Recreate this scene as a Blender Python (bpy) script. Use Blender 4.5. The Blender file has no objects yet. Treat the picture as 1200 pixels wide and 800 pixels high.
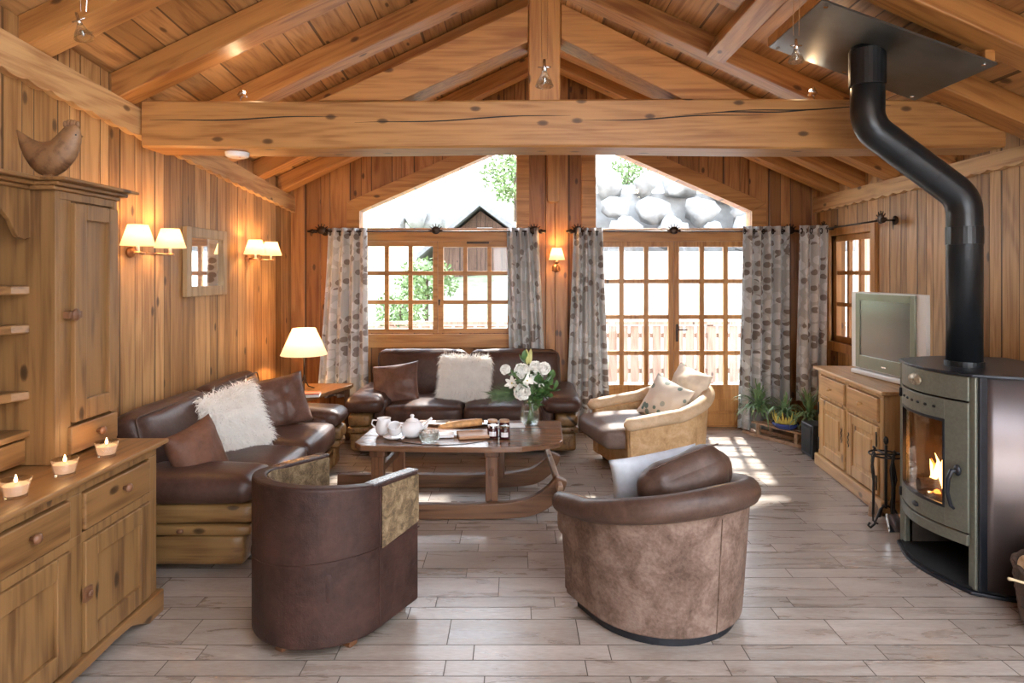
import bpy, bmesh, math, random
from mathutils import Vector, Matrix, noise
random.seed(7)
PI=math.pi
C=bpy.context.scene.collection
FX,VX,VY,H=750.0,603.0,320.0,1.65
def P(px,py,Y): return Vector(((px-VX)/FX*Y, Y, H-(py-VY)/FX*Y))
# ------------------------------------------------------------------ nodes
class NT:
    def __init__(s,name):
        s.m=bpy.data.materials.new(name); s.m.use_nodes=True
        s.t=s.m.node_tree; s.t.nodes.clear()
        s.out=s.t.nodes.new('ShaderNodeOutputMaterial')
    def n(s,typ,ins=None,**kw):
        nd=s.t.nodes.new(typ)
        for k,v in kw.items(): setattr(nd,k,v)
        for k,v in (ins or {}).items():
            if isinstance(v,bpy.types.NodeSocket): s.t.links.new(v,nd.inputs[k])
            else: nd.inputs[k].default_value=v
        return nd
    def mt(s,op,a,b=0.0,c=0.0,clamp=False):
        nd=s.t.nodes.new('ShaderNodeMath'); nd.operation=op; nd.use_clamp=clamp
        for i,v in enumerate((a,b,c)):
            if isinstance(v,bpy.types.NodeSocket): s.t.links.new(v,nd.inputs[i])
            else: nd.inputs[i].default_value=v
        return nd.outputs[0]
    def ramp(s,f,stops,interp='LINEAR'):
        nd=s.t.nodes.new('ShaderNodeValToRGB'); s.t.links.new(f,nd.inputs[0]); nd.color_ramp.interpolation=interp
        e=nd.color_ramp.elements
        while len(e)<len(stops): e.new(0.5)
        for i,(p,c) in enumerate(stops):
            e[i].position=p; e[i].color=(c,c,c,1) if isinstance(c,(int,float)) else (*c[:3],1)
        return nd.outputs[0]
    def mix(s,f,a,b,bt='MIX'):
        nd=s.t.nodes.new('ShaderNodeMix'); nd.data_type='RGBA'; nd.blend_type=bt
        for i,v in ((0,f),(6,a),(7,b)):
            if isinstance(v,bpy.types.NodeSocket): s.t.links.new(v,nd.inputs[i])
            elif i==0: nd.inputs[i].default_value=v
            else: nd.inputs[i].default_value=(*v[:3],1)
        return nd.outputs[2]
    def pb(s,col,rough=.5,bump=None,bs=.3,bd=.01,**ex):
        ins={'Base Color':col if isinstance(col,bpy.types.NodeSocket) else (*col[:3],1),'Roughness':rough}
        for k,v in ex.items(): ins[k.replace('_',' ')]=v
        b=s.n('ShaderNodeBsdfPrincipled',ins)
        if bump is not None:
            bn=s.n('ShaderNodeBump',{'Height':bump,'Strength':bs,'Distance':bd})
            s.t.links.new(bn.outputs[0],b.inputs['Normal'])
        s.t.links.new(b.outputs[0],s.out.inputs[0]); return b
def noise_n(t,v,scale,detail=3,dist=0,rough=.5):
    return t.n('ShaderNodeTexNoise',{'Vector':v,'Scale':scale,'Detail':detail,'Distortion':dist,'Roughness':rough}).outputs[0]
def plain(name,col,rough=.5,var=.12,sc=12,bs=.1,**ex):
    t=NT(name); tc=t.n('ShaderNodeTexCoord').outputs['Object']
    f=noise_n(t,tc,sc,4)
    c=t.mix(t.ramp(f,[(.3,0.),(.7,1.)]),[x*(1-var) for x in col],[min(1,x*(1+var)) for x in col])
    t.pb(c,rough,f,bs,.003,**ex); return t.m
def wood(name,base,dark,axis='z',plank=None,knots=.5,rough=.5,var=.25,groove=.006,contrast=1.0,wear=None,gloss=None):
    """grain along axis; plank=(axis letter, width)"""
    t=NT(name); tc=t.n('ShaderNodeTexCoord').outputs['Object']
    rnd=t.n('ShaderNodeObjectInfo').outputs['Random']
    sp=t.n('ShaderNodeSeparateXYZ',{0:tc}).outputs
    ax={'x':sp[0],'y':sp[1],'z':sp[2]}; oth=[k for k in 'xyz' if k!=axis]
    off=t.mt('MULTIPLY',rnd,31.7); g=None; pid=None
    if plank:
        p=t.mt('DIVIDE',ax[plank[0]],plank[1])
        p=t.mt('ADD',p,t.mt('MULTIPLY',t.mt('SINE',t.mt('MULTIPLY',p,2.3)),.25))
        fl=t.mt('FLOOR',p); wn=t.n('ShaderNodeTexWhiteNoise',{'W':fl},noise_dimensions='1D')
        pid=wn.outputs[0]; off=t.mt('ADD',off,t.mt('MULTIPLY',pid,43.0))
        fr=t.mt('FRACT',p); e=t.mt('MINIMUM',fr,t.mt('SUBTRACT',1.0,fr))
        g=t.mt('LESS_THAN',e,groove/plank[1])
        gs=t.mt('DIVIDE',e,groove/plank[1]*1.6,clamp=True)
    a=t.mt('ADD',ax[axis],off)
    b,c=ax[oth[0]],ax[oth[1]]
    def cv(sa,sb): return t.n('ShaderNodeCombineXYZ',{0:t.mt('MULTIPLY',a,sa),1:t.mt('MULTIPLY',b,sb),2:t.mt('MULTIPLY',c,sb)}).outputs[0]
    n1=noise_n(t,cv(.9,10),1.6,5,1.1); n2=noise_n(t,cv(2.2,75),1,3,.3)
    wv=t.n('ShaderNodeTexNoise',{'Vector':cv(.35,3.2),'Scale':1.2,'Detail':1,'Distortion':.5}).outputs[0]
    rings=t.mt('SINE',t.mt('MULTIPLY',wv,60.0))
    f=t.mt('ADD',t.mt('MULTIPLY',n1,.62*contrast),t.mt('ADD',t.mt('MULTIPLY',n2,.34),t.mt('MULTIPLY',rings,.06*contrast)))
    light=[min(1,x*1.18) for x in base]
    col=t.ramp(f,[(.32,dark),(.50,base),(.72,light)])
    if pid is not None:
        hv=t.ramp(pid,[(0,[1-var,(1-var*1.15),(1-var*1.4)]),(.5,[1,1,1]),(1,[1+var*.4,1+var*.45,1+var*.5])])
        col=t.mix(1.0,col,hv,'MULTIPLY')
    if knots:
        kv=t.n('ShaderNodeCombineXYZ',{0:t.mt('MULTIPLY',a,3.0),1:t.mt('MULTIPLY',t.mt('ADD',b,c),6.0)}).outputs[0]
        vo=t.n('ShaderNodeTexVoronoi',{'Vector':kv,'Scale':1.0,'Randomness':1.0},voronoi_dimensions='2D')
        dn=t.mt('ADD',vo.outputs['Distance'],t.mt('MULTIPLY',t.mt('SUBTRACT',n2,.5),.05))
        sel=t.mt('GREATER_THAN',t.n('ShaderNodeSeparateColor',{0:vo.outputs['Color']}).outputs[0],1-knots*.5)
        k=t.mt('MULTIPLY',t.ramp(dn,[(.03,1.),(.075,.85),(.12,.0)]),sel)
        col=t.mix(t.mt('MULTIPLY',k,.88),col,[x*.22 for x in dark])
    if wear:
        wn2=noise_n(t,tc,1.7,4,.6)
        col=t.mix(t.ramp(wn2,[(.45,0.),(.65,.6)]),col,wear)
    h=t.mt('ADD',t.mt('MULTIPLY',n2,.25),t.mt('MULTIPLY',n1,.3))
    if g is not None:
        col=t.mix(t.mt('MULTIPLY',g,.8),col,[x*.18 for x in dark]); h=t.mt('ADD',h,gs)
    t.pb(col,rough,h,.45,.006); return t.m
def leather(name,c1,c2,rough=.42,sc=5,bs=.35,hair=0,c3=None):
    t=NT(name); tc=t.n('ShaderNodeTexCoord').outputs['Object']
    rnd=t.n('ShaderNodeObjectInfo').outputs['Random']
    v=t.n('ShaderNodeVectorMath',{0:tc,1:t.n('ShaderNodeCombineXYZ',{0:t.mt('MULTIPLY',rnd,9.0)}).outputs[0]}).outputs[0]
    n1=noise_n(t,v,sc,6,.7,.65); n2=noise_n(t,v,sc*9,3); n3=noise_n(t,v,160,2)
    f=t.mt('ADD',t.mt('MULTIPLY',n1,.75),t.mt('MULTIPLY',n2,.25))
    st=[(.34,c1),(.64,c2)]
    if c3: st=[(.36,c1),(.5,c2),(.66,c3)]
    col=t.ramp(f,st)
    h=t.mt('ADD',t.mt('MULTIPLY',n3,.5),n2)
    t.pb(col,t.ramp(n1,[(.3,rough*.85),(.7,min(1,rough*1.25))]),h,bs,.004,Specular_IOR_Level=.32); return t.m
def emis(name,col,s,diff=None):
    t=NT(name); e=t.n('ShaderNodeEmission',{0:(*col,1),1:s})
    if diff:
        d=t.n('ShaderNodeBsdfTranslucent',{0:(*diff,1)}); d2=t.n('ShaderNodeBsdfDiffuse',{0:(*diff,1)})
        m=t.n('ShaderNodeMixShader',{0:.5,1:d.outputs[0],2:d2.outputs[0]})
        a=t.n('ShaderNodeAddShader',{0:m.outputs[0],1:e.outputs[0]})
        t.t.links.new(a.outputs[0],t.out.inputs[0])
    else: t.t.links.new(e.outputs[0],t.out.inputs[0])
    return t.m
def thin_glass(name,tint=(1,1,1),ior=1.45,mx=.0):
    t=NT(name); fr=t.mt('ADD',t.mt('MULTIPLY',t.mt('POWER',t.n('ShaderNodeLayerWeight',{'Blend':.5}).outputs['Facing'],5.0),.6),.025)
    tr=t.n('ShaderNodeBsdfTransparent',{0:(*tint,1)}); gl=t.n('ShaderNodeBsdfGlossy',{1:.03})
    m=t.n('ShaderNodeMixShader',{0:t.mt('ADD',fr,mx,clamp=True),1:tr.outputs[0],2:gl.outputs[0]})
    t.t.links.new(m.outputs[0],t.out.inputs[0]); return t.m
M={}
# ------------------------------------------------------------------ mesh helpers
class MB:
    def __init__(s): s.v=[]; s.f=[]; s.uv=None
    def add(s,vs,fs,mx=None):
        b=len(s.v)
        for v in vs:
            v=Vector(v); s.v.append(mx@v if mx else v)
        s.f+= [tuple(b+i for i in f) for f in fs]; return s
    def box(s,x0,x1,y0,y1,z0,z1,mx=None):
        vs=[(x,y,z) for z in (z0,z1) for x,y in ((x0,y0),(x1,y0),(x1,y1),(x0,y1))]
        return s.add(vs,[(3,2,1,0),(4,5,6,7),(0,1,5,4),(1,2,6,5),(2,3,7,6),(3,0,4,7)],mx)
    def prism(s,poly,plane,d0,d1,mx=None):
        """poly list of 2d in plane 'xz','xy','yz', extruded along the third axis"""
        def mk(a,b,d): return {'xz':(a,d,b),'xy':(a,b,d),'yz':(d,a,b)}[plane]
        n=len(poly); vs=[mk(a,b,d0) for a,b in poly]+[mk(a,b,d1) for a,b in poly]
        return s.add(vs,[tuple(range(n)),tuple(range(2*n-1,n-1,-1))]+[(i,i+n,(i+1)%n+n,(i+1)%n) for i in range(n)],mx)
    def bar(s,p0,p1,w,h,up=(0,0,1),mx=None):
        p0,p1=Vector(p0),Vector(p1); d=(p1-p0).normalized(); u=Vector(up)
        sd=d.cross(u)
        if sd.length<1e-5: sd=d.cross(Vector((0,1,0)))
        sd.normalize(); u=sd.cross(d).normalized()
        vs=[p+sd*a*w/2+u*b*h/2 for p in (p0,p1) for a,b in ((-1,-1),(1,-1),(1,1),(-1,1))]
        return s.add(vs,[(0,1,2,3),(7,6,5,4),(0,4,5,1),(1,5,6,2),(2,6,7,3),(3,7,4,0)],mx)
    def strip(s,pts,w,h,up=(0,1,0),mx=None):
        """rect section swept along pts; w along 'up' cross? w = along up axis, h = perpendicular in the plane"""
        pts=[Vector(p) for p in pts]; n=len(pts); u=Vector(up).normalized(); vs=[]
        for i,p in enumerate(pts):
            d=(pts[min(i+1,n-1)]-pts[max(i-1,0)]).normalized(); q=d.cross(u).normalized()
            hh=h[i] if isinstance(h,(list,tuple)) else h
            vs+=[p+u*a*w/2+q*b*hh/2 for a,b in ((-1,-1),(1,-1),(1,1),(-1,1))]
        fs=[(3,2,1,0),tuple(4*(n-1)+k for k in range(4))]
        for i in range(n-1):
            for k in range(4): fs.append((4*i+k,4*i+(k+1)%4,4*i+4+(k+1)%4,4*i+4+k))
        return s.add(vs,fs,mx)
    def tube(s,pts,r,n=10,cap=True,mx=None,closed=False):
        pts=[Vector(p) for p in pts]; N=len(pts); vs=[]; prev=None
        for i,p in enumerate(pts):
            if closed: d=(pts[(i+1)%N]-pts[i-1]).normalized()
            else: d=(pts[min(i+1,N-1)]-pts[max(i-1,0)]).normalized()
            if prev is None:
                a=Vector((0,0,1)) if abs(d.z)<.9 else Vector((1,0,0)); x=d.cross(a).normalized()
            else:
                x=(prev-d*prev.dot(d)).normalized()
            prev=x; y=d.cross(x); rr=r[i] if isinstance(r,(list,tuple)) else r
            for k in range(n):
                t=2*PI*k/n; vs.append(p+x*math.cos(t)*rr+y*math.sin(t)*rr)
        fs=[]
        for i in range(N if closed else N-1):
            j=(i+1)%N
            for k in range(n): fs.append((i*n+k,i*n+(k+1)%n,j*n+(k+1)%n,j*n+k))
        if cap and not closed: fs+=[tuple(range(n-1,-1,-1)),tuple((N-1)*n+k for k in range(n))]
        return s.add(vs,fs,mx)
    def lathe(s,prof,c=(0,0,0),n=24,mx=None,cap0=True,cap1=True,sx=1,sy=1):
        vs=[]; c=Vector(c)
        for r,z in prof:
            for k in range(n):
                t=2*PI*k/n; vs.append(c+Vector((r*sx*math.cos(t),r*sy*math.sin(t),z)))
        fs=[]
        for i in range(len(prof)-1):
            for k in range(n): fs.append((i*n+k,i*n+(k+1)%n,(i+1)*n+(k+1)%n,(i+1)*n+k))
        if cap0: fs.append(tuple(range(n-1,-1,-1)))
        if cap1: fs.append(tuple((len(prof)-1)*n+k for k in range(n)))
        return s.add(vs,fs,mx)
    def ball(s,c,r,n=12,mx=None,jit=0,seed=0):
        c=Vector(c); r=Vector(r) if isinstance(r,(tuple,list,Vector)) else Vector((r,r,r)); vs=[]; m=max(4,n//2+1)
        for i in range(1,m):
            ph=PI*i/m
            for k in range(n):
                t=2*PI*k/n; d=Vector((math.sin(ph)*math.cos(t),math.sin(ph)*math.sin(t),math.cos(ph)))
                q=1+(jit*noise.noise(d*1.6+Vector((seed*3.7,seed,0))) if jit else 0)
                vs.append(c+Vector((d.x*r.x,d.y*r.y,d.z*r.z))*q)
        top=len(vs); vs+=[c+Vector((0,0,r.z)),c-Vector((0,0,r.z))]; fs=[]
        for i in range(m-2):
            for k in range(n): fs.append((i*n+k,(i+1)*n+k,(i+1)*n+(k+1)%n,i*n+(k+1)%n))
        for k in range(n):
            fs.append((top,k,(k+1)%n)); fs.append((top+1,(m-2)*n+(k+1)%n,(m-2)*n+k))
        return s.add(vs,fs,mx)
    def grid(s,fn,nu,nv,closed_u=False,mx=None):
        vs=[fn(i/(nu if closed_u else nu-1),j/(nv-1)) for j in range(nv) for i in range(nu)]; fs=[]
        for j in range(nv-1):
            for i in range(nu if closed_u else nu-1):
                i2=(i+1)%nu; fs.append((j*nu+i,j*nu+i2,(j+1)*nu+i2,(j+1)*nu+i))
        return s.add(vs,fs,mx)
    def rbox(s,c,size,r,bulge=(0,0,0),n=9,mx=None,wr=0,seed=0,rim=0):
        """rounded box, bulging faces, small wrinkles"""
        c=Vector(c); hx,hy,hz=[k/2 for k in size]; r=min(r,hx*.999,hy*.999,hz*.999); vs=[]; idx={}; fs=[]
        def lin(n,hh):
            # cluster points near edges
            out=[]
            for i in range(n):
                t=-1+2*i/(n-1); t=math.copysign(1-(1-abs(t))**1.6,t) if abs(t)<1 else t
                out.append(t)
            return out
        L=lin(n,1)
        def vert(i,j,k):
            key=(i,j,k)
            if key in idx: return idx[key]
            u,v,w=L[i],L[j],L[k]; p=Vector((u*hx,v*hy,w*hz))
            q=Vector((max(-hx+r,min(hx-r,p.x)),max(-hy+r,min(hy-r,p.y)),max(-hz+r,min(hz-r,p.z))))
            d=p-q
            if d.length>1e-9:
                d=d.normalized()*r
            p2=q+d
            p2.x+=math.copysign(bulge[0],u)*(abs(u)**3)*(1-v*v)*(1-w*w)
            p2.y+=math.copysign(bulge[1],v)*(abs(v)**3)*(1-u*u)*(1-w*w)
            p2.z+=math.copysign(bulge[2],w)*(abs(w)**3)*(1-u*u)*(1-v*v)
            if wr:
                nn=noise.noise(Vector((p2.x*5+seed,p2.y*5,p2.z*5+seed*2)))+.5*noise.noise(Vector((p2.x*14+seed,p2.y*14,p2.z*9)))
                p2+=(d.normalized() if d.length>1e-9 else Vector((0,0,0)))*nn*wr
            vs.append(c+p2); idx[key]=len(vs)-1; return idx[key]
        m=n-1
        for a in range(m):
            for b in range(m):
                fs.append((vert(a,b,0),vert(a,b+1,0),vert(a+1,b+1,0),vert(a+1,b,0)))
                fs.append((vert(a,b,m),vert(a+1,b,m),vert(a+1,b+1,m),vert(a,b+1,m)))
                fs.append((vert(a,0,b),vert(a+1,0,b),vert(a+1,0,b+1),vert(a,0,b+1)))
                fs.append((vert(a,m,b),vert(a,m,b+1),vert(a+1,m,b+1),vert(a+1,m,b)))
                fs.append((vert(0,a,b),vert(0,a,b+1),vert(0,a+1,b+1),vert(0,a+1,b)))
                fs.append((vert(m,a,b),vert(m,a+1,b),vert(m,a+1,b+1),vert(m,a,b+1)))
        return s.add(vs,fs,mx)
    def build(s,name,mat,parent=None,smooth=False,bevel=0,sub=0,solid=0,mx=None,seg=2,fix=True):
        me=bpy.data.meshes.new(name); me.from_pydata([tuple(v) for v in s.v],[],s.f)
        if fix:
            bm=bmesh.new(); bm.from_mesh(me); bmesh.ops.recalc_face_normals(bm,faces=bm.faces); bm.to_mesh(me); bm.free()
        me.validate(); me.update()
        if s.uv:
            ul=me.uv_layers.new(name='UVMap')
            for lp in me.loops: ul.data[lp.index].uv=s.uv[lp.vertex_index]
        if smooth:
            for p in me.polygons: p.use_smooth=True
        o=bpy.data.objects.new(name,me); C.objects.link(o)
        me.materials.append(M[mat] if isinstance(mat,str) else mat)
        if parent is not None: o.parent=parent
        if mx is not None: o.matrix_local=mx
        if solid:
            d=o.modifiers.new('s','SOLIDIFY'); d.thickness=solid; d.offset=0
        if bevel:
            d=o.modifiers.new('b','BEVEL'); d.width=bevel; d.segments=seg; d.limit_method='ANGLE'; d.angle_limit=math.radians(35)
            if not smooth:
                pass
        if sub:
            d=o.modifiers.new('u','SUBSURF'); d.levels=sub; d.render_levels=sub
        return o
def thing(name,label,cat,loc=(0,0,0),rz=0,group=None):
    o=bpy.data.objects.new(name,None); C.objects.link(o); o.location=loc; o.rotation_euler=(0,0,rz)
    o.empty_display_size=.1
    tag(o,label,cat,group); return o
def tag(o,label,cat,group=None):
    o['label']=label; o['category']=cat
    if group: o['group']=group
    return o
def st(o): o['kind']='structure'; return o
def R(d): return math.radians(d)
def TR(x,y,z,rz=0,rx=0,ry=0): return Matrix.Translation((x,y,z))@Matrix.Rotation(rz,4,'Z')@Matrix.Rotation(rx,4,'X')@Matrix.Rotation(ry,4,'Y')
# ------------------------------------------------------------------ materials
M['wall']=wood('wall planks',(.47,.265,.105),(.30,.145,.05),'z',('y',.115),.45,.5,.48,.004,contrast=.9)
M['wallx']=wood('back wall planks',(.40,.18,.055),(.25,.09,.024),'z',('x',.15),.45,.42,.35,.005)
M['ceil']=wood('ceiling boards',(.47,.25,.095),(.28,.125,.04),'y',('x',.19),.4,.5,.38,.005)
M['rafter']=wood('rafter timber',(.43,.195,.055),(.27,.10,.026),'x',None,.5,.45,.2)
M['tie']=wood('tie beam timber',(.40,.20,.065),(.27,.115,.034),'x',None,.8,.45,.2,contrast=1.0)
M['plate']=wood('pale scalloped board',(.56,.345,.16),(.38,.19,.075),'y',None,.25,.5)
M['trimx']=wood('orange trim x',(.46,.225,.068),(.32,.135,.036),'x',None,.3,.4)
M['trimz']=wood('orange trim z',(.46,.225,.068),(.32,.135,.036),'z',None,.3,.4)
M['trimy']=wood('orange trim y',(.52,.27,.10),(.34,.15,.05),'y',None,.3,.4)
M['dressz']=wood('dresser pine z',(.21,.108,.038),(.11,.05,.016),'z',None,.4,.45)
M['dressy']=wood('dresser pine y',(.21,.104,.036),(.11,.048,.015),'y',None,.4,.4)
M['cabz']=wood('cabinet pine z',(.56,.35,.15),(.42,.23,.085),'z',None,.35,.42)
M['caby']=wood('cabinet pine y',(.55,.335,.145),(.40,.215,.08),'y',None,.35,.4)
M['sofawood']=wood('sofa log wood',(.21,.115,.04),(.11,.05,.016),'x',None,.45,.42)
M['sofawoody']=wood('sofa log wood y',(.21,.115,.04),(.11,.05,.016),'y',None,.45,.42)
M['table']=wood('old table wood',(.17,.085,.045),(.07,.03,.015),'x',None,.3,.24,contrast=1.2)
M['tablez']=wood('old table wood z',(.16,.07,.032),(.075,.03,.013),'z',None,.3,.4)
M['runner']=wood('sled runner wood',(.15,.07,.032),(.07,.03,.013),'x',None,.4,.45)
M['sledwood']=wood('grey sled wood',(.38,.25,.16),(.22,.13,.075),'y',None,.2,.55)
M['board']=wood('board wood',(.55,.34,.2),(.38,.2,.1),'x',None,.1,.5)
M['mirrorwood']=wood('mirror frame wood',(.37,.25,.13),(.23,.14,.06),'z',None,.1,.5)
M['chicken']=wood('carved hen wood',(.19,.095,.04),(.09,.038,.015),'y',None,.2,.5,wear=(.33,.19,.1))
M['sofa']=leather('brown sofa leather',(.042,.020,.015),(.085,.044,.033),.36,5,.25)
M['tubleather']=leather('tub rim leather',(.045,.024,.017),(.10,.058,.042),.4,6,.3)
M['suede']=leather('suede hide',(.075,.042,.028),(.15,.095,.07),.75,7,.5,c3=(.235,.165,.13))
M['dkhide']=leather('dark hide',(.016,.007,.006),(.058,.026,.019),.5,4,.5)
M['edgeleather']=leather('dark piping leather',(.06,.05,.05),(.12,.1,.1),.25,4,.2)
M['fur']=leather('cow hide hair',(.06,.038,.02),(.17,.115,.06),.8,22,.9,c3=(.34,.25,.15))
M['tanhide']=leather('tan hide',(.40,.245,.11),(.56,.37,.19),.6,6,.4,c3=(.68,.49,.3))
M['tanrim']=leather('cream rim leather',(.52,.37,.22),(.70,.54,.37),.5,6,.3)
M['greyleather']=leather('grey brown leather',(.12,.08,.065),(.2,.145,.12),.5,6,.3)
M['browncush']=leather('brown satin cushion',(.075,.037,.026),(.15,.08,.06),.38,5,.3)
M['rustcush']=leather('rust brown cushion',(.10,.042,.024),(.17,.08,.05),.6,5,.3)
M['whitefur']=plain('white fur',(.95,.93,.89),.9,.06,**{'Subsurface_Weight':.0})
M['greycush']=plain('pale blue grey cloth',(.50,.53,.57),.85,.08,30)
M['creamcush']=plain('cream cloth',(.72,.62,.5),.8,.1,20)
M['iron']=plain('black iron',(.025,.022,.02),.45,.2,40,.2,Metallic=.6)
M['bronze']=plain('dark bronze',(.05,.032,.022),.4,.3,30,.2,Metallic=.7)
M['brass']=plain('aged copper brass',(.45,.24,.12),.35,.2,30,.2,Metallic=.8)
M['chrome']=plain('chrome',(.75,.75,.75),.12,.05,10,.02,Metallic=1.0)
M['pipe']=plain('black enamel pipe',(.018,.022,.026),.28,.2,8,.03,Metallic=.35)
M['stovegrey']=plain('olive grey cast iron',(.175,.18,.145),.42,.1,60,.12,Metallic=.5)
M['stoveblack']=plain('stove black steel',(.02,.023,.03),.35,.2,20,.05,Metallic=.4)
M['blackdeep']=plain('black',(.006,.006,.006),.7,.1)
M['plateiron']=plain('zinc ceiling plate',(.14,.145,.135),.36,.3,3,.05,Metallic=.75)
M['tvsilver']=plain('tv silver plastic',(.74,.74,.72),.35,.03,5,.02)
M['tvbezel']=plain('tv green grey bezel',(.23,.245,.185),.3,.06,5,.02,Metallic=.35)
M['white']=plain('white ceramic',(.85,.86,.88),.18,.03,5,.02)
M['wax']=plain('white wax',(.82,.74,.66),.5,.04,8,.05)
M['candle']=emis('glowing wax',(1,.5,.3),.10,(.72,.62,.54))
M['flame']=emis('candle flame',(1,.62,.25),9)
M['fire']=emis('fire flames',(1,.22,.03),2.5)
M['firecore']=emis('fire core',(1,.55,.18),4)
M['jam']=plain('dark jam',(.05,.008,.012),.12,.2)
M['label']=plain('white paper label',(.75,.74,.76),.7,.03)
M['paper']=plain('paper',(.7,.7,.7),.7,.05)
M['red']=plain('red cover',(.45,.06,.04),.5,.1)
M['bread']=plain('crusty bread',(.52,.28,.11),.6,.35,25,.5)
M['leaf']=plain('leaf green',(.075,.16,.045),.45,.35,14,.1)
M['leafdark']=plain('needle green',(.08,.13,.05),.5,.3,20,.1)
M['spider']=plain('arching leaf green',(.16,.27,.12),.45,.4,14,.1)
M['stem']=plain('stem green',(.12,.22,.06),.5,.2)
M['petal']=plain('white petal',(.94,.93,.88),.55,.04,20,.1)
M['bud']=plain('yellow green bud',(.55,.55,.22),.5,.15,10)
M['pollen']=plain('yellow centre',(.5,.4,.08),.6,.2)
M['yellow']=plain('yellow wrap',(.62,.50,.10),.55,.2,14)
M['bluepot']=plain('blue glazed pot',(.03,.05,.22),.2,.2)
M['rope']=plain('straw rope',(.55,.42,.25),.8,.2,60,.5)
M['bark']=leather('bark',(.035,.022,.016),(.13,.085,.06),.85,14,1.0)
M['logend']=wood('cut log end',(.62,.42,.24),(.42,.24,.12),'y',None,0,.7)
M['rock']=plain('pale boulder',(.21,.208,.20),.85,.25,5,.5)
M['grass']=plain('dry alpine grass',(.20,.23,.14),.95,.3,3,.3)
M['outdeck']=plain('pale terrace paving',(.62,.60,.58),.9,.1,3)
M['barnwood']=wood('barn wood',(.11,.06,.042),(.06,.03,.02),'z',('x',.16),.2,.8,.3,.01)
M['barnroof']=plain('grey barn roof',(.18,.18,.19),.8,.2,8)
M['railwood']=wood('railing wood',(.30,.20,.15),(.2,.13,.09),'z',None,.2,.7)
M['bush']=plain('bush leaves',(.11,.17,.06),.8,.4,9,.3)
M['glass']=thin_glass('window glass')
M['stoveglass']=thin_glass('stove glass',(.75,.72,.7),1.6,.06)
M['mirror']=plain('mirror glass',(.92,.93,.93),.03,.0,5,.0,Metallic=1.0)
M['screen']=plain('tv screen glass',(.05,.058,.05),.22,.05,5,.0,Specular_IOR_Level=1.0,Coat_Weight=1.0,Coat_Roughness=.18)
M['shutterpale']=wood('pale outer shutter boards',(.72,.5,.36),(.6,.36,.24),'z',('y',.1),.1,.7,.1,.005)
M['baseboard']=M['trimx']
M['grout']=plain('floor grout',(.10,.075,.06),.9,.1,20)
def mk_glass():
    t=NT('clear glass'); b=t.n('ShaderNodeBsdfGlass',{'Color':(.96,.98,.97,1),'Roughness':.01,'IOR':1.45})
    tr=t.n('ShaderNodeBsdfTransparent',{0:(.95,.97,.96,1)})
    m=t.n('ShaderNodeMixShader',{0:.55,1:b.outputs[0],2:tr.outputs[0]}); t.t.links.new(m.outputs[0],t.out.inputs[0]); return t.m
M['cupglass']=mk_glass()
def mk_floor():
    t=NT('wood look tile'); tc=t.n('ShaderNodeTexCoord').outputs['Object']
    at=t.n('ShaderNodeAttribute',attribute_name='tile',attribute_type='GEOMETRY').outputs['Fac']
    v=t.n('ShaderNodeMapping',{'Vector':tc,'Scale':(1.1,6,1)}).outputs[0]
    v=t.n('ShaderNodeVectorMath',{0:v,1:t.n('ShaderNodeCombineXYZ',{0:t.mt('MULTIPLY',at,61.0),1:t.mt('MULTIPLY',at,17.0)}).outputs[0]}).outputs[0]
    n1=noise_n(t,v,1.7,6,.8,.6); n2=noise_n(t,tc,2.6,4,.5); n3=noise_n(t,v,22,3)
    f=t.mt('ADD',t.mt('MULTIPLY',n1,.6),t.mt('MULTIPLY',n3,.25)); f=t.mt('ADD',f,t.mt('MULTIPLY',n2,.15))
    c=t.ramp(f,[(.33,(.22,.17,.135)),(.48,(.34,.285,.24)),(.64,(.45,.40,.355))])
    c=t.mix(1.0,c,t.ramp(at,[(0,(.80,.77,.74)),(1,(1.1,1.07,1.05))]),'MULTIPLY')
    t.pb(c,t.ramp(n1,[(.3,.24),(.7,.36)]),f,.16,.004,Specular_IOR_Level=.75); return t.m
M['floor']=mk_floor()
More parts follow.
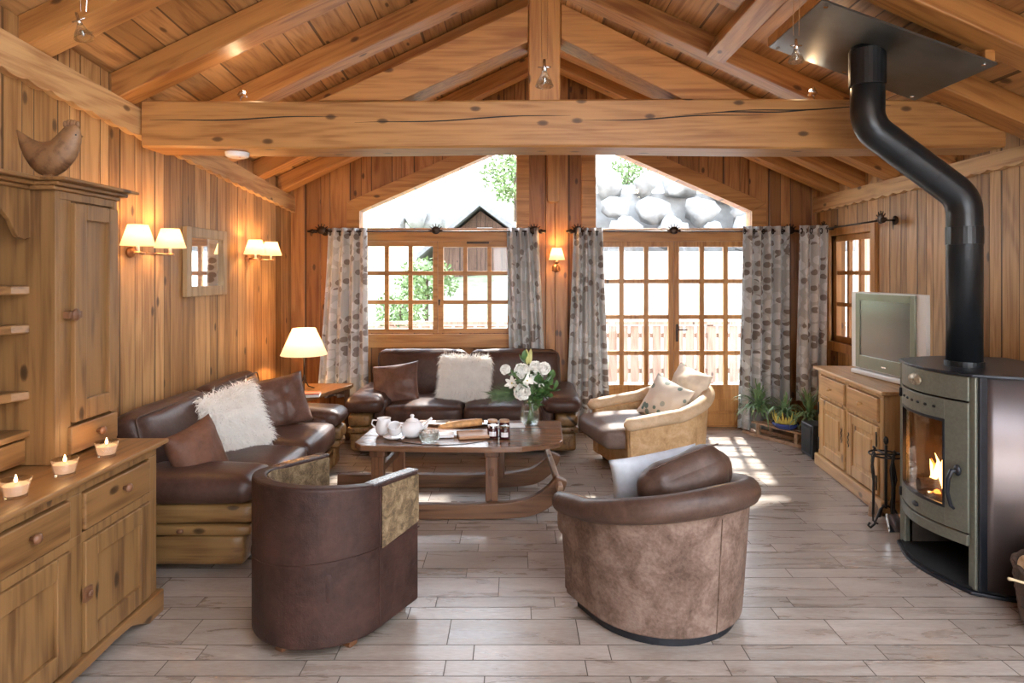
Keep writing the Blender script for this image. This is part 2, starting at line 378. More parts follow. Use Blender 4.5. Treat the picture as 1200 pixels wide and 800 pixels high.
def mk_curtain():
    t=NT('leaf print curtain'); uv=t.n('ShaderNodeUVMap',uv_map='UVMap').outputs[0]
    def leaves(sc,loc,thr,rad):
        mp=t.n('ShaderNodeMapping',{'Vector':uv,'Scale':(sc,sc,1),'Location':loc}).outputs[0]
        vo=t.n('ShaderNodeTexVoronoi',{'Vector':mp,'Scale':1.0,'Randomness':.75},voronoi_dimensions='2D')
        big=noise_n(t,t.n('ShaderNodeMapping',{'Vector':uv,'Scale':(2.0,2.6,1),'Location':loc}).outputs[0],1.2,1)
        r=t.n('ShaderNodeSeparateColor',{0:vo.outputs['Color']}).outputs[0]
        sel=t.mt('GREATER_THAN',t.mt('ADD',t.mt('MULTIPLY',r,.35),big),thr)
        return t.mt('MULTIPLY',t.mt('LESS_THAN',vo.outputs['Distance'],rad),sel)
    brown=leaves(13,(0,0,0),.74,.40); pale=leaves(10,(3,5,0),.62,.44)
    wv=noise_n(t,uv,260,2); sil=noise_n(t,t.n('ShaderNodeMapping',{'Vector':uv,'Scale':(30,2,1)}).outputs[0],1,2)
    c=t.ramp(sil,[(.3,(.50,.50,.49)),(.7,(.62,.62,.61))])
    c=t.mix(t.mt('MULTIPLY',pale,.75),c,(.76,.77,.78))
    c=t.mix(t.mt('MULTIPLY',brown,.85),c,(.20,.15,.125))
    b=t.n('ShaderNodeBsdfPrincipled',{'Base Color':c,'Roughness':.42,'Sheen Weight':.3})
    bn=t.n('ShaderNodeBump',{'Height':wv,'Strength':.15,'Distance':.002}); t.t.links.new(bn.outputs[0],b.inputs['Normal'])
    tr=t.n('ShaderNodeBsdfTranslucent',{0:c}); m=t.n('ShaderNodeMixShader',{0:.22,1:b.outputs[0],2:tr.outputs[0]})
    t.t.links.new(m.outputs[0],t.out.inputs[0]); return t.m
M['curtain']=mk_curtain()
def mk_dotcush(name,bg,spot,spot2,sc=14,rad=.36,thr=.45):
    t=NT(name); tc=t.n('ShaderNodeTexCoord').outputs['Object']
    vo=t.n('ShaderNodeTexVoronoi',{'Vector':tc,'Scale':sc,'Randomness':.7})
    r=t.n('ShaderNodeSeparateColor',{0:vo.outputs['Color']}).outputs
    d=t.mt('MULTIPLY',t.mt('LESS_THAN',vo.outputs['Distance'],rad),t.mt('GREATER_THAN',r[0],thr))
    c=t.mix(d,bg,t.mix(r[1],spot,spot2)); t.pb(c,.75,noise_n(t,tc,120,2),.2,.002); return t.m
M['dotcush']=mk_dotcush('leaf print cushion cloth',(.66,.60,.52),(.06,.14,.13),(.35,.38,.33),17,.42)
def mk_shade(name,s,col=(1,.62,.28)):
    t=NT(name); tc=t.n('ShaderNodeTexCoord').outputs['Object']
    tr=t.n('ShaderNodeBsdfTranslucent',{0:(.9,.78,.6,1)}); d=t.n('ShaderNodeBsdfDiffuse',{0:(.85,.75,.6,1)})
    e=t.n('ShaderNodeEmission',{0:(*col,1),1:s})
    m=t.n('ShaderNodeMixShader',{0:.5,1:tr.outputs[0],2:d.outputs[0]}); a=t.n('ShaderNodeAddShader',{0:m.outputs[0],1:e.outputs[0]})
    t.t.links.new(a.outputs[0],t.out.inputs[0]); return t.m
M['shade']=mk_shade('sconce shade cloth',.32,(1,.55,.22)); M['lampshade']=mk_shade('lamp shade cloth',.25,(1,.65,.35))
M['bulb']=emis('halogen bulb',(1,.9,.75),12)
LAMP=6.0; SKY=3.4; SUN=4.5; SUNDIR=(-.2,-1.0,-1.0); EXPO=1.75
M['steel']=plain('brushed steel side',(.20,.17,.165),.40,.08,4,.03,Metallic=.85)
M['badge']=plain('stove badge',(.35,.3,.22),.4,.5,60,.6,Metallic=.6)
M['firebrick']=plain('sooty firebrick',(.05,.038,.03),.9,.3,14,.3)
# ------------------------------------------------------------------ room shell
YB=6.875; XL,XR=-2.40,3.25; YR=-2.2; SL,SR=.48,.45; RH=.165
def Ze(Y): return 2.445+.080*(6.86-Y)          # rafter underside at the left wall
ZER=2.44
def Xr(Y): return (ZER+SR*XR+SL*XL-Ze(Y))/(SL+SR)
def zroof(X,Y,lift=RH):
    return min(Ze(Y)+SL*(X-XL),ZER+SR*(XR-X))+lift
# floor
mb=MB(); mb.box(XL-.1,XR+.1,YR-.1,YB+.15,-.06,-.003)
fl=MB(); tiles=[]
rows=[(2.622,.108,-.476),(2.730,.113,-.292),(2.843,.210,-.178),(3.053,.110,-.301),(3.163,.102,.08),(3.265,.208,.2),(3.473,.107,-.083),
 (3.58,.212,-.264),(3.792,.112,.076),(3.904,.203,-.218),(4.107,.107,-.336)]
rows=[(a,b,c) for a,b,c in rows]
# joints listed per row start (row index -> joint offset)
J={2.622:-.292,2.730:-.178,2.843:-.301,3.053:.08,3.163:.2,3.265:-.083,3.473:-.264,3.58:.076,3.792:-.218,3.904:-.336}
ys=[2.622,2.730,2.843,3.053,3.163,3.265,3.473,3.58,3.792,3.904,4.107]; seq='NNWNNWNWNW'
y=4.107; rr=random.Random(3)
for ch in 'NWNNWNWNWNNWNWNNWNWNW':
    y+=.107 if ch=='N' else .207; ys.append(y)
    if y>YB+.1: break
y=2.622; lo=[]
for ch in 'WNNWNWNNWNWNWNNWNWNNWNWNNWNWNNWNWNN':
    y-=.107 if ch=='N' else .207; lo.append(y)
    if y<YR: break
ys=lo[::-1]+ys
for a,b in zip(ys[:-1],ys[1:]):
    j=J.get(round(a,3),rr.uniform(-.3,.3)); k=math.floor((XL-j)/.592)
    while j+k*.592<XR:
        x0,x1=max(XL,j+k*.592+.0022),min(XR,j+(k+1)*.592-.0022); y0,y1=max(YR,a+.0022),min(YB+.1,b-.0022)
        if x1>x0 and y1>y0: 
            fl.add([(x0,y0,0),(x1,y0,0),(x1,y1,0),(x0,y1,0)],[(0,1,2,3)]); tiles.append(rr.random())
        k+=1
o=fl.build('floor','floor',fix=False); at=o.data.attributes.new('tile','FLOAT','FACE')
for i,v in enumerate(tiles): at.data[i].value=v
st(o); g=mb.build('grout_bed','grout',o)
# walls
def wallside(name,X0,X1,holes,mat='wall',zt=None):
    mb=MB()
    ycuts=sorted({YR,YB+.15}|{h[0] for h in holes}|{h[1] for h in holes})
    for a,b in zip(ycuts[:-1],ycuts[1:]):
        hh=[h for h in holes if h[0]<=a and h[1]>=b]
        segs=[(0,None)]
        if hh: segs=[(0,hh[0][2]),(hh[0][3],None)]
        for z0,z1 in segs:
            za,zb=(zt(a),zt(b)) if z1 is None else (z1,z1)
            mb.add([(x,y,z) for x in (X0,X1) for y,z in ((a,z0),(b,z0),(b,zb),(a,za))],
                   [(0,1,2,3),(7,6,5,4),(0,4,5,1),(1,5,6,2),(2,6,7,3),(3,7,4,0)])
    return st(mb.build(name,mat))
wallside('wall_left',XL-.14,XL,[],zt=lambda y:Ze(y)+RH-.02)
WIN4=(5.80,6.56,.96,2.03); ADDED_WIN5=(-.8,1.7,.25,2.25)
wallside('wall_right',XR,XR+.14,[WIN4,ADDED_WIN5],zt=lambda y:ZER+RH-.02)
S=FX/YB
def bx(px): return (px-VX)/S
def bz(py): return H-(py-VY)/S
yr=YB+.15
mb=MB(); Y0,Y1=YB,YB+.15
def rf(px): return zroof(bx(px),YB,RH-.03)
def wp(pts): mb.prism(pts,'xz',Y0,Y1)
xr_px=VX+Xr(YB)*S
wp([(XL,0),(bx(422),0),(bx(422),rf(422)),(XL,zroof(XL,YB,RH-.03))])
wp([(bx(422),0),(bx(605),0),(bx(605),bz(390)),(bx(422),bz(390))])
wp([(bx(422),bz(281)),(bx(605),bz(281)),(bx(605),bz(267)),(bx(422),bz(267))])
wp([(bx(422),bz(247.5)),(bx(605),bz(168)),(bx(605),rf(605)),(bx(422),rf(422))])
wp([(bx(605),0),(bx(698),0),(bx(698),rf(698)),(bx(xr_px),rf(xr_px)),(bx(605),rf(605))])
wp([(bx(698),bz(281)),(bx(885),bz(281)),(bx(885),bz(267)),(bx(698),bz(267))])
wp([(bx(698),bz(168)),(bx(880),bz(247.5)),(bx(880),rf(880)),(bx(698),rf(698))])
wp([(bx(880),bz(281)),(bx(885),bz(281)),(bx(885),rf(885)),(bx(880),rf(880))])
wp([(bx(885),0),(XR,0),(XR,zroof(XR,YB,RH-.03)),(bx(885),rf(885))])
st(mb.build('wall_back','wallx'))
mb=MB(); WX0,WX1=-.6,3.05
mb.box(XL,WX0,YR-.14,YR,0,2.9); mb.box(WX1,XR,YR-.14,YR,0,2.6); mb.box(WX0,WX1,YR-.14,YR,0,.12)
mb.prism([(WX0,2.35),(WX1,2.35),(WX1,2.6),(XR,2.6),(.0,4.1),(XL,3.2),(XL,2.9),(WX0,2.9)],'xz',YR-.14,YR)
st(mb.build('wall_front','wallx'))
# unseen windows, added beside and behind the camera to bring in daylight
def bigwin(name,fn,u0,u1,z0,z1,nu,mat):
    mb=MB(); g=MB()
    for z in (z0,z1-.07): fn(mb,u0,u1,z,z+.07,.09)
    for i in range(nu+1):
        u=u0+(u1-u0-.08)*i/nu; fn(mb,u,u+.08,z0,z1,.09)
    fn(g,u0,u1,z0,z1,.006)
    o=st(mb.build(name,mat)); g.build('pane','glass',o); return o
bigwin('added_window_5',lambda m,a,b,c,d,t: m.box(XR+.06-t/2,XR+.06+t/2,a,b,c,d),*ADDED_WIN5,4,'trimz')
bigwin('added_window_6',lambda m,a,b,c,d,t: m.box(a,b,YR-.07-t/2,YR-.07+t/2,c,d),WX0,WX1,.12,2.35,5,'trimz')
# ceiling
mb=MB(); YE=YB+.55; N=14
def rp(u,v):
    Y=YR-.2+(YE-YR+.2)*v; return Y
YS=[YR-.2,-1.9,1.35]+[1.35+(YE-1.35)*k/11 for k in range(1,12)]
for side in (0,1):
    for Ya,Yb2 in zip(YS[:-1],YS[1:]):
        def xs_(Y):
            xr=Xr(Y); return [XL-.5,XL+.35,xr-.35,xr] if side==0 else [xr,xr+.35,XR-.35,XR+.5]
        XA,XB=xs_(Ya),xs_(Yb2)
        for k in range(3):
            if k==1 and Ya==-1.9 and side==1: continue
            q=[]
            for X,Y in ((XA[k],Ya),(XA[k+1],Ya),(XB[k+1],Yb2),(XB[k],Yb2)):
                z=(Ze(Y)+SL*(X-XL) if side==0 else ZER+SR*(XR-X))+RH; q.append((X,Y,z))
            mb.add(q+[(x,y,z+.09) for x,y,z in q],[(3,2,1,0),(4,5,6,7),(0,1,5,4),(1,2,6,5),(2,3,7,6),(3,0,4,7)])
for side in (1,):  # unseen skylight, added in the right slope to brighten the room
    m=MB(); g=MB(); Ya,Yb2=-1.9,1.35
    for Y in (Ya,-.82,.27,Yb2):
        xr=Xr(Y); X0,X1=(XL+.35,xr-.35) if side==0 else (xr+.35,XR-.35)
        f=lambda X:(Ze(Y)+SL*(X-XL) if side==0 else ZER+SR*(XR-X))+RH
        m.bar((X0,Y,f(X0)+.05),(X1,Y,f(X1)+.05),.07,.12)
    for e in (0,1):
        p=[]
        for Y in (Ya,Yb2):
            xr=Xr(Y); X0,X1=(XL+.35,xr-.35) if side==0 else (xr+.35,XR-.35); X=(X0,X1)[e]
            p.append((X,Y,(Ze(Y)+SL*(X-XL) if side==0 else ZER+SR*(XR-X))+RH+.05))
        m.bar(p[0],p[1],.07,.12); g.v+= [Vector(q) for q in p]
    g.f=[(0,1,3,2)]
    o=st(m.build('added_skylight_7','trimy')); g.build('pane','glass',o)
st(mb.build('ceiling','ceil'))
# rafters
def timber(name,p0,p1,w,h,mat,label=None,cat=None,group=None,bev=.008,parent=None,up=(0,0,1)):
    p0,p1=Vector(p0),Vector(p1); d=(p1-p0); L=d.length; x=d.normalized(); y=Vector(up).cross(x).normalized(); z=x.cross(y)
    mx=Matrix((( x.x,y.x,z.x,p0.x),(x.y,y.y,z.y,p0.y),(x.z,y.z,z.z,p0.z),(0,0,0,1)))
    m=MB()
    n=max(2,int(L/.35)); rs=random.Random(int(abs(p0.x*1000)+abs(p0.y*977)))
    pts=[(L*i/n,0,0) for i in range(n+1)]
    m.box(0,L,-w/2,w/2,0,h)
    o=m.build(name,mat,parent,bevel=bev,mx=mx)
    if label: tag(o,label,cat,group)
    return o
LY=[1.62,2.36,3.10,3.81,4.58,5.23,5.88,6.5]; RY=[1.62,2.40,3.18,3.81,4.70,5.40,5.93,6.42]
nmL=['nearest the viewer','third in front of the tie beam','second before the tie beam, over the carved hen','immediately in front of the tie beam','first behind the tie beam','second behind the tie beam','third behind the tie beam','last before the back gable wall']
for side,YY in (('left',LY),('right',RY)):
    for i,Yc in enumerate(YY):
        Y=Yc+.09 if i<7 else Yc+.08; xr=Xr(Y)
        lab='roof rafter on the %s slope, %s'%(side,nmL[i] if side=='left' else nmL[i].replace('over the carved hen','before the flue plate'))
        if side=='left': p0=(XL+.005,Y,Ze(Y)+.003); p1=(xr-.03,Y,Ze(Y)+SL*(xr-.03-XL))
        elif i==3: # broken by the flue plate trimmer
            p0=(XR-.005,Y,ZER+.003); p1=(2.52,Y,ZER+SR*(XR-2.52))
            X=1.38; timber('roof_rafter',(X,Y,ZER+SR*(XR-X)),(xr+.03,Y,ZER+SR*(XR-xr-.03)),.18,RH*.93,'rafter',
              'short timber roof rafter between the ridge and the trimmer beside the flue plate','rafter','rafters of the right slope')
        else: p0=(XR-.005,Y,ZER+.003); p1=(xr+.03,Y,ZER+SR*(XR-xr-.03))
        h=RH*.90
        timber('roof_rafter',p0,p1,.18,h,'rafter',lab,'rafter','rafters of the %s slope'%side)
# wall plates with scallops
def plate(name,X0,X1,zb,zt,sgn):
    m=MB(); Ya,Yb=YR,YB-.002; n=int((Yb-Ya)/.011); per=.155
    top=[];bot=[]
    for i in range(n+1):
        Y=Ya+(Yb-Ya)*i/n; ph=(Y%per)/per
        s=.017*abs(math.sin(PI*ph))**.8
        top.append((Y,zt(Y))); bot.append((Y,zb(Y)-s+.012))
    vs=[];fs=[]
    for (Y,t),(_,b) in zip(top,bot): vs+=[(X0,Y,b),(X0,Y,t),(X1,Y,t),(X1,Y,b)]
    for i in range(n):
        for k in range(4): fs.append((4*i+k,4*i+(k+1)%4,4*i+4+(k+1)%4,4*i+4+k))
    fs+=[(0,1,2,3),(4*n+3,4*n+2,4*n+1,4*n)]
    m.add(vs,fs); return st(m.build(name,'plate'))
plate('trim_1',XL,-2.355,lambda Y:2.306+.0735*(6.83-Y),lambda Y:Ze(Y)+.015,1)
plate('trim_2',3.205,XR,lambda Y:2.297+.018*(6.74-Y),lambda Y:2.455,1)
# truss
m=MB(); yt0,yt1=4.0,4.29
n=40; vs=[];fs=[]
def ztop(X): return 2.735+.008*math.sin(X*1.3) if X<2.6 else 2.735-(X-2.6)*.40
def zbot(X): return 2.434+.006*math.sin(X*2.1+1)
for i in range(n+1):
    X=-2.33+(3.07+2.33)*i/n; c=.012
    zb,zt=zbot(X),ztop(X)
    vs+=[(X,yt0,zb+c),(X,yt0,zt-c),(X,yt0+c,zt),(X,yt1-c,zt),(X,yt1,zt-c),(X,yt1,zb+c),(X,yt1-c,zb),(X,yt0+c,zb)]
for i in range(n):
    for k in range(8): fs.append((8*i+k,8*i+(k+1)%8,8*i+8+(k+1)%8,8*i+8+k))
fs+=[tuple(range(8)),tuple(8*n+k for k in range(8))]
m.add(vs,fs); tie=m.build('tie_beam','tie')
tag(tie,'massive knotty horizontal tie beam spanning the whole room under the roof','beam')
# long drying cracks in the beam face
m=MB()
for (x0,x1,z0,dz) in ((-2.28,-1.1,2.60,.03),(-1.0,.35,2.585,.055),(.42,1.55,2.60,.045),(1.0,2.0,2.64,.035),(1.25,2.35,2.655,.04)):
    k=14; a=[]
    for i in range(k+1):
        t=i/k; X=x0+(x1-x0)*t; Z=z0+dz*t+.006*math.sin(9*t+x0*5); w=.0035*math.sin(PI*t)+.0006
        a.append((X,Z,w))
    for (p,q) in zip(a[:-1],a[1:]):
        m.add([(p[0],yt0-.0012,p[1]-p[2]),(q[0],yt0-.0012,q[1]-q[2]),(q[0],yt0-.0012,q[1]+q[2]),(p[0],yt0-.0012,p[1]+p[2]),
               (p[0],yt0+.01,p[1]-p[2]),(q[0],yt0+.01,q[1]-q[2]),(q[0],yt0+.01,q[1]+q[2]),(p[0],yt0+.01,p[1]+p[2])],
              [(0,1,2,3),(0,4,5,1),(3,2,6,7),(0,3,7,4),(1,5,6,2)])
m.build('crack','blackdeep',tie)
timber('king_post',(.19,4.15,2.74),(.19,4.15,3.92),.2,.2,'rafter','upright orange king post standing on the middle of the tie beam','post',None,.008,None,(0,1,0)).location=(.19,4.05,2.741)
p0=Vector((-1.02,4.15,2.60)); p1=Vector((.085,4.15,3.105))
def clipbeam(name,xa,xb,zb,sl,thk,label):
    # parallelogram-sided timber resting on the tie beam
    m=MB(); z0=2.742
    def B(X): return zb+sl*(X-xb if xa<xb else xb-X)
    sgn=1 if xa<xb else -1
    xt=xb-sgn*(zb+thk-z0)/sl; xbt=xb-sgn*(zb-z0)/sl
    poly=[(xbt,z0),(xb,zb),(xb,zb+thk),(xt,z0)]
    m.prism(poly,'xz',4.05,4.25); o=m.build(name,'rafter',bevel=.008); tag(o,label,'beam'); return o
clipbeam('truss_rafter',-1,.086,3.115,.457,.235,'wide sloping truss timber left of the king post, foot on the tie beam')
clipbeam('truss_rafter',1,.294,3.136,.50,.225,'wide sloping truss timber right of the king post, foot on the tie beam')
m=MB(); m.prism([(.35,2.42),(.38,2.40),(.45,2.40),(.48,2.42),(.48,3.55),(.35,3.55)],'xz',6.79,6.87)
tag(m.build('hanging_post','trimz',bevel=.006),'short pale post stub hanging down the back wall between the gable windows','post')
# trimmer, plate
zt_=lambda X:ZER+SR*(XR-X)
m=MB(); m.box(-.07,.07,0,1.30,-.02,.14,None)
o=m.build('trimmer_beam','trimy',bevel=.006,mx=Matrix.Translation((1.47,3.37,zt_(1.47)-.02))@Matrix.Rotation(math.atan(SR),4,'Y'))
tag(o,'pale trimmer timber running from front to back left of the flue plate','beam')
L=2.45-1.585; m=MB()
Lp=math.hypot(.89,.89*SR*.85)
o=thing('flue_plate','dark grey metal ceiling plate around the flue pipe, screwed under the rafters','plate')
m=MB()
a0,a1=1.575,2.475; zz=lambda X:3.045-(X-1.58)*.366
m.add([(a0,3.28,zz(a0)),(a1,3.28,zz(a1)),(a1,3.96,zz(a1)),(a0,3.96,zz(a0)),(a0,3.28,zz(a0)+.012),(a1,3.28,zz(a1)+.012),(a1,3.96,zz(a1)+.012),(a0,3.96,zz(a0)+.012)],
      [(0,1,2,3),(7,6,5,4),(0,4,5,1),(1,5,6,2),(2,6,7,3),(3,7,4,0)])
m.build('metal_sheet','plateiron',o)
m=MB()
for X,w in ((a0+.02,.05),(a1-.03,.05)):
    m.add([(x,y,z+dz) for dz in (.0121,.07) for x,y,z in ((X-w/2,3.29,zz(X)),(X+w/2,3.29,zz(X)),(X+w/2,3.97,zz(X)),(X-w/2,3.97,zz(X)))],
      [(3,2,1,0),(4,5,6,7),(0,1,5,4),(1,2,6,5),(2,3,7,6),(3,0,4,7)])
m.add([(x,y,zz(x)+dz) for dz in (.0121,.06) for x,y in ((a0,3.93),(a1,3.93),(a1,3.97),(a0,3.97))],[(3,2,1,0),(4,5,6,7),(0,1,5,4),(1,2,6,5),(2,3,7,6),(3,0,4,7)])
m.build('timber_frame','trimx',o)
for X,Y in ((a0+.04,3.32),(a1-.04,3.32),(a0+.04,3.92),(a1-.04,3.92),(2.02,3.92)):
    m=MB(); m.lathe([(.012,-.004),(.012,.0)],(X,Y,zz(X)),8); m.build('screw','chrome',o)
# ------------------------------------------------------------------ back windows and doors
YF=YB-.02
def pane_grid(m,g,x0,x1,z0,z1,xs,zs,yc,th,stile,bar):
    """casement frame: outer rect + muntins at xs,zs; glass"""
    m.box(x0,x0+stile,yc-th/2,yc+th/2,z0,z1); m.box(x1-stile,x1,yc-th/2,yc+th/2,z0,z1)
    m.box(x0+stile,x1-stile,yc-th/2,yc+th/2,z0,z0+stile); m.box(x0+stile,x1-stile,yc-th/2,yc+th/2,z1-stile,z1)
    for x in xs: m.box(x-bar/2,x+bar/2,yc-th*.38,yc+th*.38,z0+stile,z1-stile)
    for z in zs: m.box(x0+stile,x1-stile,yc-th*.36,yc+th*.36,z-bar/2,z+bar/2)
    g.box(x0+stile*.8,x1-stile*.8,yc-.003,yc+.003,z0+stile*.8,z1-stile*.8)
# gable glazing
def gable(name,poly,outer,trimpolys):
    m=MB()
    for p in trimpolys: m.prism(p,'xz',YB-.03,YB+.02)
    o=st(m.build(name,'trimx',bevel=.004))
    g=MB(); g.prism(poly,'xz',YB+.07,YB+.076); g.build('pane','glass',o); return o
B=lambda *p:[(bx(a),bz(b)) for a,b in p]
gable('window_1',B((422,267),(422,247.5),(605,168),(605,267)),None,[B((407,268),(422,268),(422,247.5),(407,237)),B((407,237),(422,247.5),(605,168),(605,150)),
      B((605,268),(620,268),(620,150),(605,150)),B((407,283),(620,283),(620,268),(407,268))])
gable('window_2',B((698,267),(698,168),(880,247.5),(880,267)),None,[B((880,268),(897,268),(897,238),(880,247.5)),B((880,247.5),(897,238),(698,149),(698,168)),
      B((681,268),(698,268),(698,149),(681,149)),B((681,283),(905,283),(905,268),(681,268))])
# window 3: two casements 3x3
w3=st(MB().box(bx(407),bx(424),YB-.03,YB+.02,bz(390),bz(283)).box(bx(601),bx(620),YB-.03,YB+.02,bz(408),bz(283)).box(bx(407),bx(601),YB-.035,YB+.02,bz(407),bz(391)).build('window_3','trimx',bevel=.004))
for k,(x0,x1) in enumerate(((424,512.5),(513,601))):
    m,g=MB(),MB()
    dx=(x1-x0)
    xs=([452.5,480.5] if k==0 else [545,573.5]); zs=[320,354]
    pane_grid(m,g,bx(x0),bx(x1),bz(391),bz(283),[bx(x) for x in xs],[bz(z) for z in zs],YB+.045,.055,.058 if k else .05,.045)
    c=m.build('casement','trimx',w3,bevel=.004); g.build('pane','glass',c)
m=MB(); m.lathe([(.012,0),(.012,.03)],(0,0,0),10,TR(bx(515),YB+.012,bz(352),0,R(90))); m.box(bx(515)-.008,bx(515)+.008,YB-.03,YB-.015,bz(352)-.05,bz(352)+.01); m.build('handle','bronze',w3)
m=MB(); m.box(bx(547),bx(573),YB-.008,YB+.017,bz(285.5),bz(282.5)); m.build('hinge_bar','bronze',w3)
# doors
for k,(x0,x1,xs) in enumerate(((700,790,(729,758)),(790.6,881,(823.5,851.5)))):
    m,g=MB(),MB(); X0,X1=bx(x0),bx(x1)
    zs=[bz(329.5),bz(371.5),bz(413.8)]
    pane_grid(m,g,X0,X1,bz(457),bz(283),[bx(x) for x in xs],zs,YB+.045,.055,.055,.048)
    m.box(X0,X1,YB+.0175,YB+.0725,0.01,bz(457)+.001)
    for zz0,zz1 in ((.06,.14),(.17,.3)): m.box(X0+.09,X1-.09,YB+.008,YB+.02,zz0,zz1)
    o=st(m.build('door_%d'%(k+1),'trimz',bevel=.004)); g.build('pane','glass',o)
    if k==1:
        h=MB(); h.box(X0+.015,X0+.04,YB+.004,YB+.018,bz(400),bz(380)); h.bar((X0+.03,YB-.02,bz(386)),(X0+.13,YB-.02,bz(386)),.014,.014); h.bar((X0+.028,YB+.01,bz(386)),(X0+.028,YB-.024,bz(386)),.014,.014)
        h.build('door_handle','bronze',o)
st(MB().box(bx(885),bx(901),YB-.03,YB,0,bz(283)).box(bx(683),bx(699),YB-.03,YB,0,bz(283)).box(bx(699),bx(885),YB-.0,YB+.1,0,.012).build('trim_3','trimz',bevel=.004))
st(MB().box(XL,bx(683),YB-.02,YB,0,.09).box(bx(901),XR,YB-.02,YB,0,.09).build('baseboard_back','trimx',bevel=.004))
st(MB().box(XL,XL+.018,YR,YB-.02,0,.09).build('baseboard_left','trimy',bevel=.004))
st(MB().box(XR-.018,XR,YR,YB-.02,0,.09).build('baseboard_right','trimy',bevel=.004))
# window 4, right wall, with outer shutters
Y0,Y1,Z0,Z1=WIN4
m=MB(); t=.075
m.box(XR-.03,XR+.02,Y0-t,Y0,Z0-.09,Z1+t); m.box(XR-.03,XR+.02,Y1,Y1+t,Z0-.09,Z1+t); m.box(XR-.03,XR+.02,Y0,Y1,Z1,Z1+t); m.box(XR-.045,XR+.02,Y0-t,Y1+t,Z0-.09,Z0)
w4=st(m.build('window_4','trimz',bevel=.004))
m,g=MB(),MB()
for k in range(3):
    pass
sy=Y1-Y0; xc=XR+.045; s_=.06
m.box(xc-.027,xc+.027,Y0,Y0+s_,Z0,Z1); m.box(xc-.027,xc+.027,Y1-s_,Y1,Z0,Z1); m.box(xc-.027,xc+.027,Y0,Y1,Z0,Z0+s_); m.box(xc-.027,xc+.027,Y0,Y1,Z1-s_,Z1)
for k in (1,2): yy=Y0+s_+(sy-2*s_)*k/3; m.box(xc-.02,xc+.02,yy-.02,yy+.02,Z0,Z1); zz1=Z0+s_+(Z1-Z0-2*s_)*k/3; m.box(xc-.019,xc+.019,Y0,Y1,zz1-.02,zz1+.02)
c=m.build('casement','trimz',w4,bevel=.004); g.box(xc-.003,xc+.003,Y0+.05,Y1-.05,Z0+.05,Z1-.05); g.build('pane','glass',c)
o=thing('board_screen','pale board screen standing just outside the side window','screen',(XR+.6,6.1,-.05))
MB().box(-.015,.015,-1.0,1.1,.3,2.5).build('boards','shutterpale',o)
for y in (-.9,1.0): MB().box(.016,.08,y-.04,y+.04,0,2.5).build('post','railwood',o)
# ------------------------------------------------------------------ curtains
def curtain(x0,x1,b0,b1,yt,yb,Y,folds,label,amp=.045,seed=0,wall=None,group='leaf print curtains'):
    """top px x0..x1, bottom px b0..b1 hung at depth Y"""
    zt=H-(yt-VY)/FX*Y; zb=max(.015,H-(yb-VY)/FX*Y)
    nu,nv=folds*14+1,36; m=MB(); rs=random.Random(seed); jit=[rs.uniform(-.25,.25) for _ in range(folds+2)]
    uvs=[]
    width=abs((x1-x0)/FX*Y); ratio=1.55
    def fn(u,v):
        xa=x0+(x1-x0)*u; xb=b0+(b1-b0)*u
        k=u*folds; i=int(min(k,folds-1)); fu=k-i
        e=v**1.15
        px=xa+(xb-xa)*e
        X=(px-VX)/FX*Y
        wob=.012*math.sin(3*v+u*9+seed)
        a=amp*(1+.35*jit[i]+.25*v)
        yy=Y+a*math.sin(2*PI*k+jit[i]*v*2+.4*math.sin(v*3+seed))+wob
        X+=.012*math.sin(4*PI*k+seed)*v
        uvs.append((u*width*ratio+seed*3.1,v*(zt-zb)))
        return (X,yy,zt+(zb-zt)*v)
    m.grid(fn,nu,nv); m.uv=uvs
    if wall:
        m.v=[Vector((wall[0]+(v.y-Y),wall[1]+(v.x-(x0-VX)/FX*Y)*wall[2],v.z)) for v in m.v]
    o=thing('curtain',label,'curtain',(0,0,0),0,group)
    c=m.build('cloth','curtain',o,smooth=True,solid=.004,fix=True)
    for i in range(folds*2):
        u=(i+.5)/(folds*2); px=x0+(x1-x0)*u; X=(px-VX)/FX*Y
        gm=MB(); cx,cy=(X,Y) if not wall else (wall[0],wall[1]+(X-(x0-VX)/FX*Y)*wall[2])
        pts=[(0,.026*math.cos(q*PI/6),.026*math.sin(q*PI/6)) for q in range(12)]
        gm.tube(pts,.005,6,closed=True,mx=TR(cx,cy,zt-.055,R(90) if wall else 0)); gm.build('eyelet','bronze',o,smooth=True)
    return o
YC=6.72
def cz(Y,py): return py
curtain(384,430,372,431,267,465,YC,4,'leaf print curtain at the far left beside the lit table lamp',seed=1)
curtain(594,631,597,641,267,492,YC,4,'leaf print curtain left of the back wall sconce, falling behind the sofa',seed=2)
curtain(672,706,662,715,267,503,YC-.0,4,'leaf print curtain right of the back wall sconce, hanging to the floor',seed=3)
curtain(870,925,866,924,265,503,YC,5,'leaf print curtain right of the glazed doors, behind the potted plants',seed=4)
